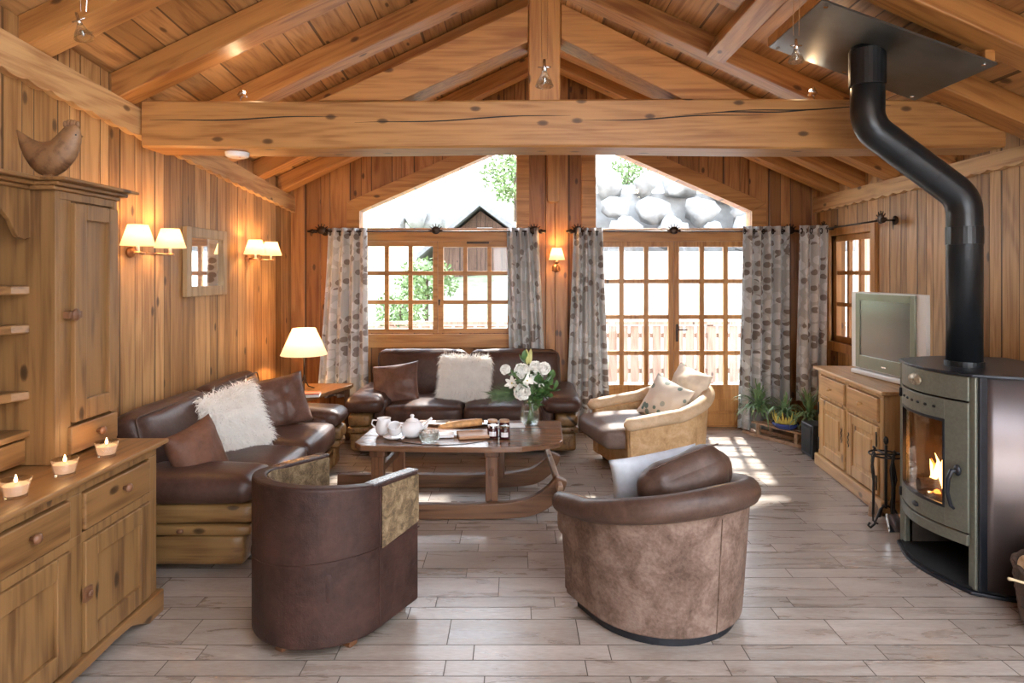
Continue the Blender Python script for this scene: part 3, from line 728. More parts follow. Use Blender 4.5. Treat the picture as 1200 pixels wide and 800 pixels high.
# curtain for the side window hangs from its own rod
curtain(936,971,936,968,264,470,6.42,3,'flatter leaf print curtain in the right corner at the side window',amp=.028,seed=5)
def rod(p0,p1,fin,brk,label,n):
    o=thing('curtain_rod',label,'curtain rod'); m=MB(); p0,p1=Vector(p0),Vector(p1); m.tube([p0,p1],.008,8); m.build('pole','bronze',o,smooth=True)
    for f in fin:
        q=p0 if f==0 else p1; m=MB(); m.ball(q,.026,10); m.tube([q-(p1-p0).normalized()*.05,q+(p1-p0).normalized()*.05],[.012,.018],8); m.build('finial','bronze',o,smooth=True)
    for t in brk:
        q=p0+(p1-p0)*t; m=MB(); nrm=Vector(n)
        m.tube([q,q+nrm],.008,8); m.lathe([(.04,-.006),(.034,.006)],(0,0,0),14,Matrix.Translation(q+nrm)@nrm.to_track_quat('Z','Y').to_matrix().to_4x4())
        side=(p1-p0).normalized(); m.ball(q+Vector((0,0,.012)),(.05 if abs(side.x)>.5 else .014,.014 if abs(side.x)>.5 else .05,.042),12)
        for a in range(-3,4):
            m.tube([q+Vector((0,0,-.0)),q+(side*math.sin(a*.45)+Vector((0,0,math.cos(a*.45))))*.082],[.010,.004],6)
        m.build('bracket','bronze',o,smooth=True)
    return o
zr=H-(271-VY)/FX*YC; X=lambda px:(px-VX)/FX*YC
rod((X(366),YC,zr),(X(634),YC,zr),(0,1),(.04,.54,.97),'dark iron curtain rod over the left casement window',(0,.145,0))
rod((X(669),YC,zr),(X(938),YC,zr),(0,1),(.03,.45,.955),'dark iron curtain rod over the glazed doors',(0,.145,0))
rod((3.12,5.42,2.10),(3.12,6.50,2.095),(0,1),(.03,.97),'short dark iron curtain rod over the side window',(.125,0,0))
# ------------------------------------------------------------------ outdoors
m=MB()
def gz(x,y):
    base=-.25
    if y>11: base+= (y-11)*.22
    return base+.25*noise.noise(Vector((x*.3,y*.3,0)))*(1 if y>11 else .15)
m.grid(lambda u,v:(-22+44*u,YB+.3+45*v,gz(-22+44*u,YB+.3+45*v)),60,60); st(m.build('ground','grass',smooth=True))
st(MB().box(-6,7,YB+.16,YB+3.2,-.24,-.03).build('terrace','outdeck'))
st(MB().box(XR+.16,XR+12,-8,YB+.1,-.3,-.05).box(-8,12,-12,YR-.16,-.3,-.05).build('paving','outdeck'))
# terrace railing
o=thing('terrace_railing','pale board railing along the terrace outside the glazed doors','railing',(0,9.6,0))
m=MB(); 
for k in range(62):
    x=-4.2+k*.165; m=MB() if k%1==0 else m
    m.box(x,x+.125,-.012,.012,.02,.86); m.build('board','railwood',o)
m=MB(); m.box(-4.3,6.2,-.05,.03,.88,.93); m.box(-4.3,6.2,.013,.05,.15,.22); m.box(-4.3,6.2,.013,.05,.68,.75); m.build('rail','railwood',o)
for x in (-4.3,-1.9,.5,2.9,5.4): MB().box(x,x+.09,.02,.11,-.26,.9).build('post','railwood',o)
# barn
o=thing('barn','small grey boarded barn with a pitched roof on the slope outside','barn',(-1.0,19,gz(-1,19)-.3))
zb0=gz(-1,19)-.3
apex=H+ (320-243)/FX*19; ev=H+(320-262)/FX*19
xa,x0,x1=(563-VX)/FX*19+1.0,(497-VX)/FX*19+1.0,(640-VX)/FX*19+1.0
za,zev=apex-zb0,H-(300-VY)/FX*19-zb0
m=MB(); m.prism([(x0+.25,0),(x1-.25,0),(x1-.25,zev+.12),(xa,za-.1),(x0+.25,zev+.12)],'xz',0,5); m.build('wall','barnwood',o)
m=MB()
for a,b in ((x0-.15,xa),(xa,x1+.15)):
    za_,zb_=(zev-.1,za) if a<xa-.01 else (za,zev-.1)
    m.prism([(a,za_),(b,zb_),(b,zb_+.16),(a,za_+.16)],'xz',-.5,5.3)
m.build('roof','barnroof',o)
m=MB(); m.box(xa-.1,xa+.35,-.03,.02,za-1.1,za-.6); m.build('hatch','label',o)
# boulders of the retaining wall on the right, scattered ones left
k=0
def boulder(x,y,z,r,grp,lab,seed):
    m=MB(); m.ball((0,0,0),(r,r*.8,r*.72),14,jit=.55,seed=seed); b=m.build('boulder','rock',smooth=True); b.location=(x,y,z); b.rotation_euler=(seed*.7,seed*.3,seed); tag(b,lab,'boulder',grp)
rs=random.Random(5)
Yk=12.2
for row in range(3):
    x=.9+(row%2)*.25
    while x<7.0:
        r=rs.uniform(.24,.42); boulder(x+r,Yk+row*.42,2.38+row*.52+rs.uniform(-.04,.04),r*.99,'boulders of the retaining wall','pale round boulder stacked in the retaining wall beyond the right gable window',k); k+=1; x+=r*2.35
st(MB().box(.6,9.6,11.9,15.5,-.3,2.05).build('embankment','outdeck')); st(MB().prism([(12.9,2.0),(13.2,3.3),(17,4.2),(17,2)],'yz',.6,9.6).build('bank','rock'))
for (px,py,Y,r) in ((486,254,17,.34),(505,262,17.4,.42),(466,262,17,.28)):
    p=P(px,py,Y); boulder(p.x,p.y,p.z,r,'boulders beside the barn','pale boulder lying on the slope left of the barn',k); k+=1
def shrub(px,py,Y,r,label,seed):
    p=P(px,py,Y); rs=random.Random(seed); m=MB()
    for i in range(900):
        d=Vector((rs.gauss(0,1),rs.gauss(0,1),rs.gauss(0,1))).normalized()*r*rs.uniform(.35,1)**.6; d.z*=.8
        s=r*.09; a=Vector((rs.gauss(0,1),rs.gauss(0,1),rs.gauss(0,1))).normalized(); b=a.cross(d).normalized()
        c=d; m.add([c-a*s,c+b*s*.5,c+a*s,c-b*s*.5],[(0,1,2,3)])
    o=thing('shrub',label,'shrub',p); m.build('foliage','bush',o,fix=False)
    m=MB(); m.tube([(0,0,-r*1.3),(0,0,0),(r*.2,0,r*.4)],[.05,.04,.01],6); m.build('stem','bark',o)
shrub(735,204,15.2,.55,'leafy shrub above the boulders behind the right gable window',1)
shrub(604,205,16,.9,'tall shrub at the right edge of the left gable window',2)
shrub(500,330,14,.7,'bushy shrub low on the slope seen through the left casement',3)
shrub(470,365,12.5,.55,'small shrub beyond the terrace seen through the left casement',4)
shrub(800,214,15.6,.5,'low scrub growing on the boulder wall top',5)
# ------------------------------------------------------------------ sofas
def sofa(label,loc,rz,W,D,hb=.85,wood_='sofawood',woody='sofawoody'):
    """local: width along x, front at y=0, back at y=D"""
    o=thing('sofa',label,'sofa',loc,rz); aw=.36; ax=W/2
    m=MB(); m.box(-ax+.05,ax-.05,.06,.11,.04,.20); m.box(-ax+.05,ax-.05,D-.1,D-.05,.04,.5); m.box(-ax+.1,ax-.1,.06,D-.06,.14,.19)
    m.build('base_rail',wood_,o,bevel=.015)
    for s in (-1,1):
        xo=s*(ax-.02); xi=s*(ax-.24); a,b=min(xo,xi),max(xo,xi)
        m=MB(); m.rbox(((a+b)/2,D/2,.125),(abs(b-a)-.03,D-.10,.17),.03,n=7,wr=.006,seed=3*s); m.build('lower_log',woody,o,smooth=True)
        m=MB(); m.rbox(((a+b)/2,D/2,.238),(abs(b-a),D-.02,.06),.02,n=7,wr=.004,seed=4*s); 
        m.build('middle_plank',woody,o,smooth=True)
        m=MB(); m.rbox(((a+b)/2,D/2-.005,.325),(abs(b-a)-.01,D-.0,.115),.04,n=9,wr=.008,seed=5*s); m.build('upper_log',woody,o,smooth=True)
        for q in (-.05,.05):
            m=MB(); m.ball(((a+b)/2+q,.012,.238),(.016,.012,.012),8); m.build('peg','tablez',o,smooth=True)
        m=MB(); m.ball((xo+s*.0,D*.42,.238),(.012,.022,.014),8); m.build('peg','tablez',o,smooth=True)
        m=MB(); xa=s*(ax-aw/2+.01)
        m.rbox((xa,D/2-.02,.46),(aw,D-.02,.15),.075,(0,.02,.018),n=13,wr=.008,seed=6*s)
        m.rbox((s*(ax-aw+.05),D/2,.34),(.14,D-.12,.30),.05,n=9,wr=.005,seed=7*s)
        m.build('arm','sofa',o,smooth=True)
    sw=(W-2*aw+.03)/2
    for s in (-1,1):
        m=MB(); m.rbox((s*sw/2,D*.40-.02,.355),(sw-.006,D*.76,.19),.055,(0,.012,.03),n=13,wr=.007,seed=9+s); c=m.build('seat_cushion','sofa',o,smooth=True)
        wdt=(W-.26)/2
        m=MB(); mx=TR(s*wdt/2,D-.17,.62,0,R(-12)); m.rbox((0,0,0),(wdt-.012,.20,hb-.36),.085,(0,.03,.01),n=13,wr=.009,seed=14+s,mx=mx); c=m.build('back_cushion','sofa',o,smooth=True)
        m=MB(); pts=[]; hw,hh=wdt/2-.03,(hb-.36)/2-.03
        for t in range(41):
            a=PI*t/40
            pts.append((max(-1,min(1,1.25*math.cos(a)))*hw,-.085,hh*min(1,1.6*math.sin(a))**1 if t not in (0,40) else -hh*.2))
        m.tube(pts,.006,6,mx=mx); m.build('piping','tubleather',c,smooth=True)
    m=MB(); m.rbox((0,D-.07,.42),(W-.3,.12,hb-.34),.04,n=9); m.build('back_panel','sofa',o,smooth=True)
    return o
sofa('long brown leather two-seat sofa with log base, in front of the back window',(-.465,5.74,0),0,2.13,.95,.86)
sofa('brown leather two-seat sofa with log base, along the left wall',(-1.44,4.50,0),R(90),2.04,.93,.80)
# ------------------------------------------------------------------ pillows
def pillow_mesh(w,h,t,seed=0,wr=.012,n=25,pinch=.07,tilt=0):
    m=MB()
    def side(sg):
        def fn(u,v):
            a,b=2*u-1,2*v-1
            x=w/2*a*(1-pinch*(1-b*b)); y=h/2*b*(1-pinch*(1-a*a))
            th=t/2*((1-a**4)*(1-b**4))**.55*(.75+.25*(1-a*a)*(1-b*b))
            nn=noise.noise(Vector((a*1.7+seed,b*1.7,sg*3)))+.6*noise.noise(Vector((a*4+seed,b*2.2,sg*5)))
            e=(1-a**6)*(1-b**6)
            return (x,sg*(th+nn*wr*e),y)
        return fn
    m.grid(side(1),n,n); m.grid(side(-1),n,n); return m
def cushion(name,label,mat,w,h,t,loc,rz=0,tilt=0,roll=0,seed=0,wr=.012,fur=False,group=None,cat='cushion'):
    # local: wide in x, tall in z, thick in y
    m=pillow_mesh(w,h,t,seed,wr)
    mx=Matrix.Translation(loc)@Matrix.Rotation(rz,4,'Z')@Matrix.Rotation(tilt,4,'X')@Matrix.Rotation(roll,4,'Y')
    o=m.build(name,mat,None,smooth=True,mx=None); o.matrix_world=mx
    me=o.data; bm=bmesh.new(); bm.from_mesh(me); bmesh.ops.remove_doubles(bm,verts=bm.verts,dist=.0008); bmesh.ops.recalc_face_normals(bm,faces=bm.faces); bm.to_mesh(me); bm.free()
    for p in me.polygons: p.use_smooth=True
    tag(o,label,cat,group)
    if fur:
        rs=random.Random(seed); polys=[p for p in me.polygons]; m2=MB()
        ar=[p.area for p in polys]; picks=rs.choices(polys,ar,k=9000); inv=mx.to_3x3().inverted(); g=inv@Vector((0,0,-1))
        for p in picks:
            vs=[me.vertices[i].co for i in p.vertices]; ws=[rs.random() for _ in vs]; sw=sum(ws)
            q=sum((v*wt for v,wt in zip(vs,ws)),Vector())/sw; nn=p.normal.copy()
            if nn.y*q.y<0: nn=-nn
            d=(nn*rs.uniform(.7,1.3)+g*.4+Vector((rs.gauss(0,.38),rs.gauss(0,.38),rs.gauss(0,.38)))).normalized()
            L=rs.uniform(.045,.085); sd=d.cross(nn)
            if sd.length<.01: continue
            sd=sd.normalized()*rs.uniform(.002,.004); a=q+d*L*.5; b=q+(d*.8+g*.35).normalized()*L
            m2.add([q-sd,q+sd,a+sd*.7,a-sd*.7,b],[(0,1,2,3),(3,2,4)])
        f=m2.build('fur_pile','whitefur',o,fix=False); f['kind']='stuff'
    return o
cushion('fur_cushion','shaggy white fur cushion on the left wall sofa','whitefur',.44,.48,.16,(-1.92,4.42,.615),R(62),R(-20),R(-8),11,fur=True,group='white fur cushions')
cushion('fur_cushion','shaggy white fur cushion in the middle of the back sofa','whitefur',.47,.44,.16,(-.48,6.12,.64),R(0),R(-20),R(3),12,fur=True,group='white fur cushions')
cushion('cushion','rust brown cushion leaning on the near arm of the left sofa','rustcush',.38,.38,.20,(-1.88,3.80,.57),R(74),R(-16),R(-10),3,.022)
cushion('cushion','crumpled dark brown satin cushion at the far end of the left sofa','browncush',.44,.42,.15,(-1.84,5.02,.64),R(35),R(-22),R(-8),4,.022)
cushion('cushion','wrinkled brown satin cushion at the left end of the back sofa','browncush',.46,.40,.13,(-1.13,6.07,.60),R(-8),R(-24),R(-9),5,.02)
# ------------------------------------------------------------------ coffee table
t=thing('coffee_table','low coffee table built from an old wooden hay sled','coffee table',(-.36,4.65,0))
O=Vector((-.36,4.65,0))
def L2(x,y,z): return (x-O.x,y-O.y,z)
top=[(-1.09,4.36),(-1.03,4.27),(-.6,4.235),(-.15,4.225),(.05,4.24),(.31,4.36),(.335,4.42),(.36,4.97),(.33,5.0),(-.74,5.02),(-1.0,4.86),(-1.06,4.76)]
def planks():
    # three boards with narrow gaps, clipped from the outline
    cuts=[4.20,4.53,4.535,4.79,4.795,5.05]; out=[]
    for a,b in ((cuts[0],cuts[1]),(cuts[2],cuts[3]),(cuts[4],cuts[5])):
        poly=top[:]
        for yy,keep in ((a,1),(b,-1)):
            new=[]
            for i,p in enumerate(poly):
                q=poly[(i+1)%len(poly)]; ip=(p[1]-yy)*keep>=0; iq=(q[1]-yy)*keep>=0
                if ip: new.append(p)
                if ip!=iq:
                    s=(yy-p[1])/(q[1]-p[1]); new.append((p[0]+(q[0]-p[0])*s,yy))
            poly=new
        out.append(poly)
    return out
m=MB()
for i,p in enumerate(planks()): m.prism([(x-O.x,y-O.y) for x,y in p],'xy',.462-.001*i,.50)
tt=m.build('tabletop','table',t,bevel=.006)
m=MB(); 
pts=[(-.55+.42*math.cos(a)-O.x+.05,4.64+.36*math.sin(a)-O.y,.5005) for a in [2*PI*k/48 for k in range(48)]]
m.tube(pts,.0035,5,closed=True); m.build('round_inlay_seam','blackdeep',tt)
for x,y in ((-.155,4.335),(-.93,4.335),(-.12,4.90),(-.88,4.90)):
    s=1 if y>4.6 else -1; m=MB()
    m.bar(L2(x,y-s*.03,.10),L2(x,y-s*.03,.462),.085,.06,(0,1,0)); m.rbox(L2(x,y-s*.03,.43),(.11,.09,.05),.01,n=5)
    m.build('leg','tablez',t,bevel=.006)
for y in (4.30,4.93):
    pts=[(-1.36,.06),(-1.2,.055),(-.8,.055),(-.4,.055),(-.1,.06),(.05,.075),(.15,.105),(.235,.16),(.29,.225),(.32,.285)]
    if y>4.6: pts=[(a,b-(.01 if a>.1 else 0)) for a,b in pts]
    hh=[.10,.105,.105,.10,.105,.115,.12,.115,.10,.07]
    m=MB(); pp=[]
    # smooth
    for i in range(len(pts)-1):
        for k in range(4):
            q=k/4; p0=pts[max(i-1,0)];p1=pts[i];p2=pts[i+1];p3=pts[min(i+2,len(pts)-1)]
            f=lambda a,b,c,d:.5*((2*b)+(-a+c)*q+(2*a-5*b+4*c-d)*q*q+(-a+3*b-3*c+d)*q**3)
            pp.append((f(p0[0],p1[0],p2[0],p3[0]),f(p0[1],p1[1],p2[1],p3[1]),hh[i]+(hh[i+1]-hh[i])*q))
    m.strip([L2(a,y,b) for a,b,_ in pp],.058,[h for _,_,h in pp]); m.build('runner','runner',t,smooth=False,bevel=.008)
m=MB(); m.bar(L2(.30,4.18,.235),L2(.255,5.02,.262),.04,.05); m.build('cross_bar','sledwood',t,bevel=.01)
m=MB(); m.bar(L2(-.155,4.33,.30),L2(-.12,4.90,.30),.035,.05); m.build('stretcher','tablez',t,bevel=.005); m=MB(); m.bar(L2(-.93,4.33,.30),L2(-.88,4.90,.30),.035,.05); m.build('stretcher','tablez',t,bevel=.005)
# things on the table
ZT=.503
def TP(px,py): 
    Y=(H-ZT)*FX/(py-VY); return ((px-VX)/FX*Y,Y,ZT)
def cupshape(m,r,h,c=(0,0,0),th=.003):
    m.lathe([(r*.62,0),(r*.85,h*.12),(r,h*.5),(r*.95,h*.85),(r,h),(r-th,h),(r*.93-th,h*.8),(r-th*1.4,h*.5),(r*.8,h*.15),(.001,h*.1)],c,24,cap1=False)
def handle(m,r,h,ang=0,c=(0,0,0)):
    pts=[(r*.92+ .028*math.sin(PI*q/8)*1.2,0,h*.22+h*.55*q/8) for q in range(9)]
    m.tube(pts,.004,6,mx=TR(*c,ang))
x,y,z=TP(462,513.5); o=thing('cup_and_saucer','white cup tipped against its saucer at the front left of the table','cup',(x,y,z))
m=MB(); m.lathe([(.035,0),(.05,.004),(.078,.018),(.076,.021),(.045,.009),(.001,.008)],(0,0,0),28,cap1=False); m.build('saucer','white',o,smooth=True)
m=MB(); cupshape(m,.046,.075,(0,0,.0)); handle(m,.046,.075,R(20)); m.build('cup','white',o,smooth=True,mx=TR(.0,.03,.026,0,R(28)))
x,y,z=TP(450,509); o=thing('cream_jug','plain white jug at the left edge of the table behind the tipped cup','jug',(x,y,z))
m=MB(); m.lathe([(.038,0),(.055,.02),(.06,.05),(.052,.085),(.045,.105),(.05,.118),(.047,.118),(.04,.1),(.05,.06),(.04,.01),(.001,.008)],(0,0,0),24,cap1=False); m.build('body','white',o,smooth=True)
m=MB(); m.tube([(.05,0,.1),(.085,0,.1),(.092,0,.07),(.055,0,.04)],.006,8,mx=TR(0,0,0,R(170))); m.build('handle','white',o,smooth=True)
x,y,z=TP(483,511); o=thing('teapot','white teapot with a knobbed lid and long spout beside the cups','teapot',(x,y,z))
m=MB(); m.lathe([(.05,0),(.072,.02),(.078,.055),(.066,.09),(.045,.108),(.04,.11)],(0,0,0),28); m.build('body','white',o,smooth=True)
m=MB(); m.lathe([(.046,.108),(.04,.118),(.014,.128),(.010,.136),(.016,.144),(.010,.154),(.001,.156)],(0,0,0),20); m.build('lid','white',o,smooth=True)
m=MB(); m.tube([(.06,0,.045),(.095,0,.07),(.115,0,.11),(.14,0,.128)],[.02,.015,.011,.009],10); m.build('spout','white',o,smooth=True)
m=MB(); m.tube([(-.06,0,.09),(-.105,0,.095),(-.112,0,.055),(-.068,0,.03)],.007,8); m.build('handle','white',o,smooth=True)
x,y,z=TP(503,517); o=MB(); o.lathe([(.045,0),(.06,.012),(.07,.07),(.066,.07),(.054,.016),(.001,.012)],(0,0,0),16,cap1=False)
for k in range(12): a=2*PI*k/12; o.ball((.064*math.cos(a),.064*math.sin(a),.035),(.008,.008,.022),6)
b=o.build('glass_bowl','cupglass',smooth=True); b.location=(x,y,z); tag(b,'cut glass bowl at the front of the coffee table','bowl')
x,y,z=TP(538,497.5); o=thing('serving_tray','oval patterned metal tray at the back of the coffee table','tray',(x,y,z))
m=MB(); m.lathe([(.9,0),(1,.018),(.985,.02),(.88,.006),(.001,.005)],(0,0,0),40,mx=Matrix.Diagonal((.27,.085,1,1)),cap1=False); m.build('dish','chrome',o,smooth=True)
rs=random.Random(2); m=MB()
for k in range(9): m.lathe([(.012,0),(.015,.009),(.004,.011)],(rs.uniform(-.17,.17),rs.uniform(-.035,.035),.006),10)
m.build('embossing','bronze',o)
x,y,z=TP(520,511); m=MB(); m.box(-.07,.07,-.05,.05,0,.018); o=m.build('napkin','label',bevel=.004); o.location=(x,y,z); o.rotation_euler=(0,0,R(6)); tag(o,'folded white napkin between the glass bowl and the cutting board','napkin')
x,y,z=TP(558,510.5); o=thing('cutting_board','small wooden cutting board on the coffee table','cutting board',(x,y,z),R(12))
m=MB(); m.box(-.13,.13,-.085,.085,0,.022); m.build('board','board',o,bevel=.005); m=MB(); m.lathe([(.012,.0221),(.012,.0223)],(.105,.05,0),12); m.build('hanging_hole','blackdeep',o)
m=MB(); pts=[(-.17,0,0),(-.14,0,.004),(-.08,0,.008),(0,0,.01),(.08,0,.008),(.15,0,.004)]
m.tube(pts,[.004,.022,.031,.034,.034,.03],14,mx=Matrix.Diagonal((1,1,.8,1)))
for k in range(5): m.bar((-.11+k*.05,-.02,.026),(-.085+k*.05,.02,.028),.006,.005)
o=m.build('bread_loaf','bread',smooth=True); o.location=(-.385,4.64,.552); o.rotation_euler=(0,R(-3),R(14)); tag(o,'golden baguette resting on the cutting board','bread')
x,y,z=TP(592,499); m=MB(); m.add([(-.14,-.06,0.002),(.14,-.07,0.002),(.15,.06,.004),(-.12,.07,.004),(-.14,-.06,0.004),(.14,-.07,0.004),(.15,.06,.006),(-.12,.07,.006)],[(3,2,1,0),(4,5,6,7),(0,1,5,4),(1,2,6,5),(2,3,7,6),(3,0,4,7)])
o=m.build('paper_sheet','paper'); o.location=(x,y,z-.002); o.rotation_euler=(0,0,R(10)); tag(o,'pale folded paper lying behind the jam jars','paper')
JL=['left one of the two front dark jam jars, beside the cutting board','right one of the two front dark jam jars','left jam jar of the pair standing behind','right jam jar of the pair standing behind']
for k,(px,py) in enumerate(((577.5,512),(591.5,513),(577,505),(591,505))):
    x,y,z=TP(px,py); o=thing('jam_jar',JL[k],'jam jar',(x,y,z),0,'jam jars')
    m=MB(); m.lathe([(.034,0),(.038,.004),(.038,.058),(.034,.066),(.034,.07)],(0,0,0),20); m.build('jar','jam',o,smooth=True)
    m=MB(); m.lathe([(.036,.068),(.036,.082),(.034,.084)],(0,0,0),20); m.build('lid','chrome' if k<2 else 'board',o,smooth=False)
    m=MB(); m.grid(lambda u,v:(.0388*math.sin((u-.5)*1.3),-.0388*math.cos((u-.5)*1.3),.014+.032*v),8,2); m.build('paper_label','label',o,solid=.0006)
# vase and flowers
vx,vy,vz=TP(621,497)
o=thing('glass_vase','rounded clear glass vase of water on the right end of the coffee table','vase',(vx,vy,vz))
m=MB(); m.lathe([(.045,0),(.068,.02),(.076,.06),(.068,.11),(.05,.17),(.042,.22),(.047,.235),(.044,.235),(.038,.22),(.047,.17),(.064,.11),(.072,.06),(.06,.022),(.001,.016)],(0,0,0),28,cap1=False); m.build('glass_body','cupglass',o,smooth=True)
m=MB(); m.lathe([(.058,.02),(.071,.058),(.064,.10),(.001,.10)],(0,0,0),24,cap1=False); m.build('water','cupglass',o,smooth=True)
def petalgrid(L,W,curl,mx,m,thick=0):
    def fn(u,v):
        a=(u-.5)*2; w=W*math.sin(PI*min(1,.12+v*.86))**.7
        return (a*w/2, L*v*math.cos(curl*v), L*v*math.sin(curl*v)+.12*W*a*a+.16*W*v*noise.noise(Vector((a*1.3+mx[0][3]*90,v*2.2,mx[1][0]*7+mx[0][0]*5))))
    m.grid(fn,5,7,mx=mx)
def flower(cx,cy,cz,r,kind,label,seed,grp='white flowers of the bouquet'):
    rs=random.Random(seed); c=Vector((cx,cy,cz)); o=thing('flower',label,'flower',(cx,cy,cz),0,grp)
    d=Vector(((cx-vx)*.9,-.45+(cy-vy),.35+(cz-vz-.42)*1.5)).normalized(); q=d.to_track_quat('Z','Y').to_matrix().to_4x4()
    m=MB()
    if kind=='rose':
        for ring,(n,rr,cu) in enumerate(((6,1.0,.9),(6,.85,1.2),(5,.62,1.45),(4,.4,1.6),(3,.25,1.7))):
            for k in range(n):
                mx=q@Matrix.Rotation(2*PI*k/n+ring*.5+rs.uniform(-.1,.1),4,'Z')@Matrix.Translation((0,.02*r*ring,-.25*r+.05*r*ring))
                petalgrid(r*rr*1.15,r*1.1*rr+.3*r,cu+rs.uniform(-.1,.1),mx,m)
    else:
        for k in range(6):
            mx=q@Matrix.Rotation(2*PI*k/6+rs.uniform(-.1,.1),4,'Z'); petalgrid(r*1.15,r*.55,.15+.5*(k%2),mx,m)
    m.build('bloom','petal',o,smooth=True,solid=.0015,fix=False)
    m=MB(); m.ball(q@Vector((0,0,r*.12)),r*.13,8); m.build('centre','pollen' if kind!='rose' else 'petal',o,smooth=True)
    m=MB(); base=Vector((vx+(vx-cx)*.12,vy,vz+.03))-c; neck=Vector((vx+(cx-vx)*.12,vy+(cy-vy)*.1,vz+.225))-c
    m.tube([q@Vector((0,0,-.02)),neck.lerp(Vector((0,0,0)),.5)+Vector((0,0,.0)),neck,base],.0028,6); m.build('stem','stem',o,smooth=True)
FL=[(593,434,.042,'rose','small white bloom at the far left of the bouquet'),(612,436,.062,'rose','large white bloom in the upper left of the bouquet'),(600,449,.045,'lily','open white lily at the left middle of the bouquet'),
 (627,431,.048,'rose','white bloom directly under the tall lily buds'),(637,433,.05,'rose','white bloom at the upper right of the bouquet'),(612,459,.066,'rose','biggest white bloom, low at the front over the vase'),
 (628,444,.05,'lily','open white lily in the centre right of the bouquet'),(618,446,.04,'lily','open white lily in the very centre of the bouquet'),(634,452,.022,'rose','small white bud among the leaves on the right')]
for k,(px,py,r,kd,lb) in enumerate(FL):
    Yf=vy-.07 if k in (5,7) else vy-.02*(k%3); p=P(px,py,Yf); flower(p.x,p.y,p.z,r*1.15,kd,lb,k)
for k,px in enumerate((617.5,621.5)):
    p=P(px,417,vy); o=thing('lily_bud',('left','right')[k]+' one of two tall yellow green lily buds above the bouquet','flower bud',p,0,'lily buds')
    m=MB(); m.lathe([(.003,-.065),(.013,-.045),(.016,-.01),(.013,.03),(.003,.055)],(0,0,0),12,mx=TR(0,0,0,0,0,R(-4+8*k))); m.build('bud','bud',o,smooth=True)
    m=MB(); m.tube([(0,0,-.06),(.002,0,-.18),Vector((vx+.01*k,vy,vz+.22))-p,Vector((vx+.02*k,vy,vz+.04))-p],.003,6); m.build('stem','stem',o,smooth=True)
def sprig(name,label,cat,px,py,n,kind,seed,mat,rad):
    rs=random.Random(seed); p=P(px,py,vy-.0); nk=Vector((vx,vy,vz+.23)); o=thing(name,label,cat,nk)
    m=MB(); st_=MB(); tip=p-nk
    for k in range(n):
        e=tip+Vector((rs.gauss(0,rad*.5),rs.gauss(0,rad*.4),rs.gauss(0,rad*.5))); st_.tube([(0,0,-.15),(0,0,0),e*.5+Vector((0,0,.02)),e],.002,5)
        if kind=='leaf':
            for j in range(7):
                c=e*(.45+.6*j/7); d=Vector((rs.gauss(0,1),rs.gauss(0,1)-.3,rs.gauss(0,1))).normalized(); q=d.to_track_quat('Y','Z').to_matrix().to_4x4(); petalgrid(.075,.05,.4,Matrix.Translation(c)@q,m)
        else:
            for j in range(60):
                c=e*(.35+.75*rs.random()); d=(e.normalized()*1.1+Vector((rs.gauss(0,.4),rs.gauss(0,.4),rs.gauss(0,.4)))).normalized()
                sd=d.cross(Vector((0,1,0)))*.0028; L=rs.uniform(.06,.12); m.add([c-sd,c+sd,c+d*L],[(0,1,2)])
    m.build('foliage',mat,o,smooth=True,fix=False); st_.build('stem','stem',o)
sprig('foliage_sprig','broad green leaves on the right side of the bouquet','foliage',639,452,7,'leaf',1,'leaf',.10)
sprig('foliage_sprig','green leaves drooping low right over the vase neck','foliage',636,467,3,'leaf',2,'leaf',.05)
sprig('foliage_sprig','dark green leaves among the white blooms','foliage',618,440,6,'leaf',5,'leaf',.13)
sprig('needle_sprig','feathery dark green needle sprig pointing left out of the vase','foliage',590,461,16,'needle',3,'leafdark',.05)
# ------------------------------------------------------------------ barrel chair (hide, near left)
def uplan(R_,L_,n=56):
    """right arm end -> around the back -> left arm end; facing +y, centre at origin"""
    pts=[(R_,L_*(1-k/6)) for k in range(6)]
    pts+=[(R_*math.cos(-PI*k/n),R_*math.sin(-PI*k/n)) for k in range(n+1)]
    pts+=[(-R_,L_*(k+1)/6) for k in range(6)]
    return pts
def ushell(m,Ro,Ri,L_,z0,zt,flare=0,mx=None,nz=8):
    """solid U wall; zt function of param 0..1 (0 arm end,.5 back)"""
    n=len(uplan(1,1)); A=uplan(Ro,L_); Bp=uplan(Ri,L_)
    vs=[];
    for (ax_,ay),(bx_,by),i in zip(A,Bp,range(n)):
        t=i/(n-1); top=zt(t)
        ring=[]
        for k in range(nz+1):
            z=z0+(top-z0)*k/nz; f=1+flare*(z-z0); ring.append((ax_*f,ay*f if ay<0 else ay+ (f-1)*.25,z))
        for k in range(nz,-1,-1):
            z=z0+(top-z0)*k/nz; f=1+flare*(z-z0); ring.append((bx_*f,by*f if by<0 else by+(f-1)*.25,z))
        vs+=ring
    K=2*(nz+1); fs=[]
    for i in range(n-1):
        for k in range(K): fs.append((i*K+k,i*K+(k+1)%K,(i+1)*K+(k+1)%K,(i+1)*K+k))
    fs+=[tuple(range(K)),tuple((n-1)*K+k for k in range(K-1,-1,-1))]
    m.add(vs,fs,mx)
ch=thing('barrel_chair','dark brown hide barrel armchair seen from behind, front left of the room','armchair',(-.90,3.045,0),R(-27.3))
Rb=.325; Lb=.30
zt=lambda t:.735-.06*abs(2*t-1)**2.2
m=MB(); ushell(m,Rb,Rb-.065,Lb,.042,zt); m.build('outer_shell','dkhide',ch,smooth=False,bevel=.012,seg=3)
